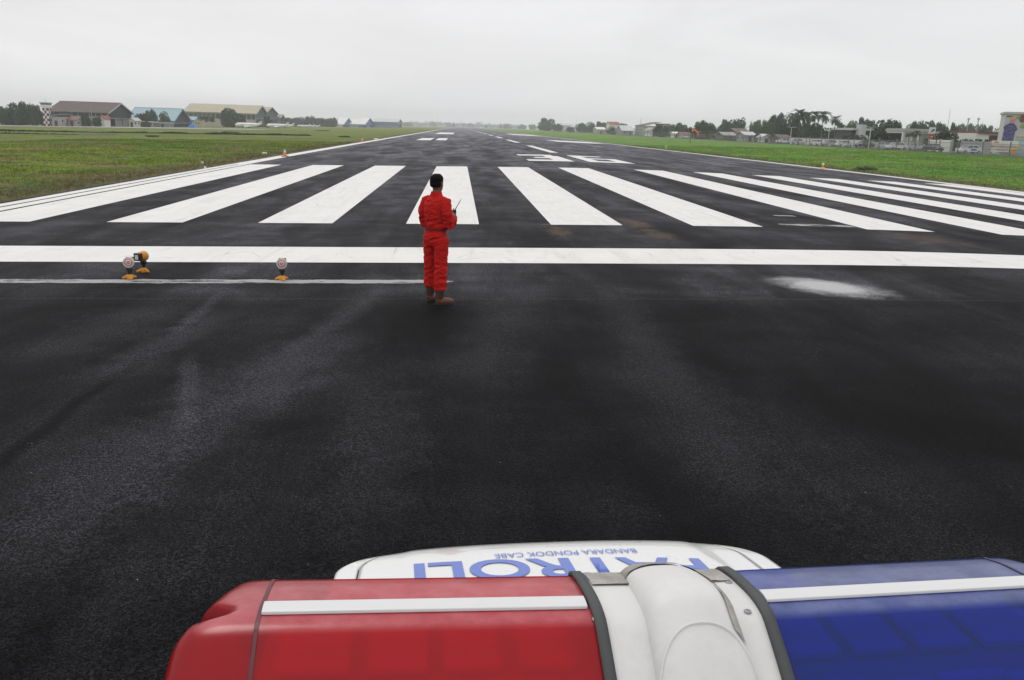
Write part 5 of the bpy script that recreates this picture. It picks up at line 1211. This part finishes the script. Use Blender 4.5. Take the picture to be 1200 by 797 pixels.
        def blk(l0_, l1_, v0, v1, w0, w1):
            q = MB().box((0, 0, 0), (1, 1, 1)); q.v = [bpt(s, l0_+(l1_-l0_)*(x+.5), v0+(v1-v0)*(y+.5), w0+(w1-w0)*(z+.5)) for x, y, z in q.v]; return q
        bk = MB().prism([(v*.97-.001, w-.003) for v, w in sec], 'X', .1045, .109); bk.v = [bpt(s, l, v, w) for l, v, w in bk.v]; obj('bulkhead', bk, dkm, bar)
        obj('tray', blk(.100, .486, -.10, .085, -.13, -.058), dkm, bar)
        for k, (la, lb) in enumerate(((.122, .20), (.206, .285), (.291, .372), (.378, .474))):
            obj('reflector', blk(la, lb, -.108, -.092, -.125, -.05-.006*(k % 2)), inm, bar, bevel=.003)
            obj('reflector', blk(la+.006, lb-.006, -.05, .03, -.056, -.044), inm, bar, bevel=.003)
        # closed underside and back
        un = MB().box((0, 0, 0), (1, 1, 1)); un.v = [bpt(s, .0+.60*(x+.5), -.03+.27*y, -.142+.012*z) for x, y, z in un.v]; obj('base_plate', un, M['black'], bar)
    # centre housing
    ch = mat('white siren housing', (.62, .615, .60), .55, var=.10, sc=7, coat=0., grime=(.50, .49, .47)); chd = mat('scuffed silver tape', (.34, .32, .30), .45, .25, var=.7, sc=28, grime=(.06, .055, .05), bump=.002, bsc=60)
    def ctr(a, b):
        v, w = secat(sec, b); l = -.094+.188*a; return bpt(1 if l >= 0 else -1, abs(l), v, w+.001)
    obj('centre_housing', MB().grid(ctr, 20, 44), ch, bar, True)
    obj('tape_band', MB().grid(lambda a, b: (lambda p: (p[0], p[1]+.0015, p[2]+.0022+.0012*mnoise.noise(Vector(p)*90)))(ctr(.02+.96*a, .185+.14*b)), 50, 8), chd, bar, True)
    # siren cowl: a half round tunnel running front to back with a sloped rear face
    def cowl(a, b):
        th = math.pi*a; v = .098-(.163+.055*(1-math.sin(th)))*b; hw = .046+.011*b; hh = .020+.018*math.sin(b*1.7); x0 = .003+.004*b
        base = secw(sec, v)-.004; return (x0+hw*-math.copysign(abs(math.cos(th))**.85, math.cos(th)), v, base+hh*math.sin(th)**.72)
    obj('siren_cowl', MB().grid(cowl, 36, 30), ch, bar, True)
    def face(a, b):
        th = math.pi*a; v0 = .098-.163-.055*(1-math.sin(th)); hw = .057; hh = .020+.018*math.sin(1.7); x0 = .007; base0 = secw(sec, v0)-.004
        p = Vector((x0+hw*-math.copysign(abs(math.cos(th))**.85, math.cos(th)), v0, base0+hh*math.sin(th)**.72))
        vb = -.172; q = Vector((x0+(hw+.012)*-math.cos(th), vb, secw(sec, vb)+.012*math.sin(th)))
        r = p.lerp(q, b); r.z += .012*math.sin(b*math.pi)*math.sin(th); return tuple(r)
    obj('cowl_face', MB().grid(face, 36, 14), ch, bar, True)
    rim_ = MB(); rim_.tube([face(i/30, 0.) for i in range(31)], .0022, 6); obj('cowl_rim', rim_, ch, bar, True)
    nosef = MB(); nosef.grid(lambda a, b: (lambda p: (p[0]*(1)+0, p[1]+.012*math.sin(b*1.57), (secw(sec, .098)-.03)*(b)+p[2]*(1-b)))(cowl(a, 0)), 24, 6); obj('cowl_nose', nosef, chd, bar, True)
    cb_ = MB(); cb_.grid(lambda a, b: (lambda p: (p[0], p[1]+.001, p[2]+.0018+.0012*mnoise.noise(Vector(p)*90)))(cowl(a, .15*b)), 40, 6); obj('tape_band', cb_, chd, bar, True)
    tp = MB(); tp.grid(lambda a, b: (lambda p: (p[0]+.0015, p[1], p[2]+.0015))(cowl(.74+.10*a+.03*math.sin(b*5), b*.96)), 6, 24); obj('tape_strip', tp, chd, bar, True)
    for px, py in ((687, 692), (698, 727), (854, 684), (876, 718)):
        o = Minv @ CAM; d = Minv.to_3x3() @ ray(px, py); v = 0.
        for _ in range(30):
            k = (v-o.y)/d.y; p = o+d*k; w = p.z-zs; v += (w-secw(sec, v))*.8
        sc_ = MB().lathe([(.0045, 0), (.0042, .0016), (.0025, .0022), (.0018, .0012)], (p.x, v, secw(sec, v)+.001), n=16); obj('screw', sc_, M['steel'], bar, True)
    # mounting feet
    for s in (-1, 1): obj('mounting_foot', MB().box((s*.4, -.03, -.153), (.08, .16, .03)), M['black'], bar, bevel=.005)
def secat(sec, b):
    # arc-length parametrisation of the cross-section
    L = [0.]
    for (a, c), (d, e) in zip(sec[:-1], sec[1:]): L.append(L[-1]+math.hypot(d-a, e-c))
    t = b*L[-1]
    for i in range(len(sec)-1):
        if t <= L[i+1]+1e-9:
            k = (t-L[i])/(L[i+1]-L[i]); return (sec[i][0]+(sec[i+1][0]-sec[i][0])*k, sec[i][1]+(sec[i+1][1]-sec[i][1])*k)
    return sec[-1]
def secw(sec, v):
    for (a, c), (d, e) in zip(sec[:-1], sec[1:]):
        if d <= v <= a and a > d: return c+(e-c)*(a-v)/(a-d)
    return sec[0][1] if v > 0 else sec[-1][1]
patrol_car()

# ------------------------------------------------------------------ haze
hz = bpy.data.materials.new('haze'); hz.use_nodes = True; hn = hz.node_tree.nodes; hn.remove(hn['Principled BSDF'])
pv = hn.new('ShaderNodeVolumePrincipled'); pv.inputs['Color'].default_value = (.95, .96, 1., 1); pv.inputs['Density'].default_value = 0.00034; pv.inputs['Anisotropy'].default_value = .0
hz.node_tree.links.new(pv.outputs[0], hn['Material Output'].inputs['Volume'])
hb = obj('haze', MB().box((0, 1670, 11), (5100, 3560, 68)), hz, kind='stuff'); tagp(hb, 'pale even haze lying over the whole airfield', 'haze')
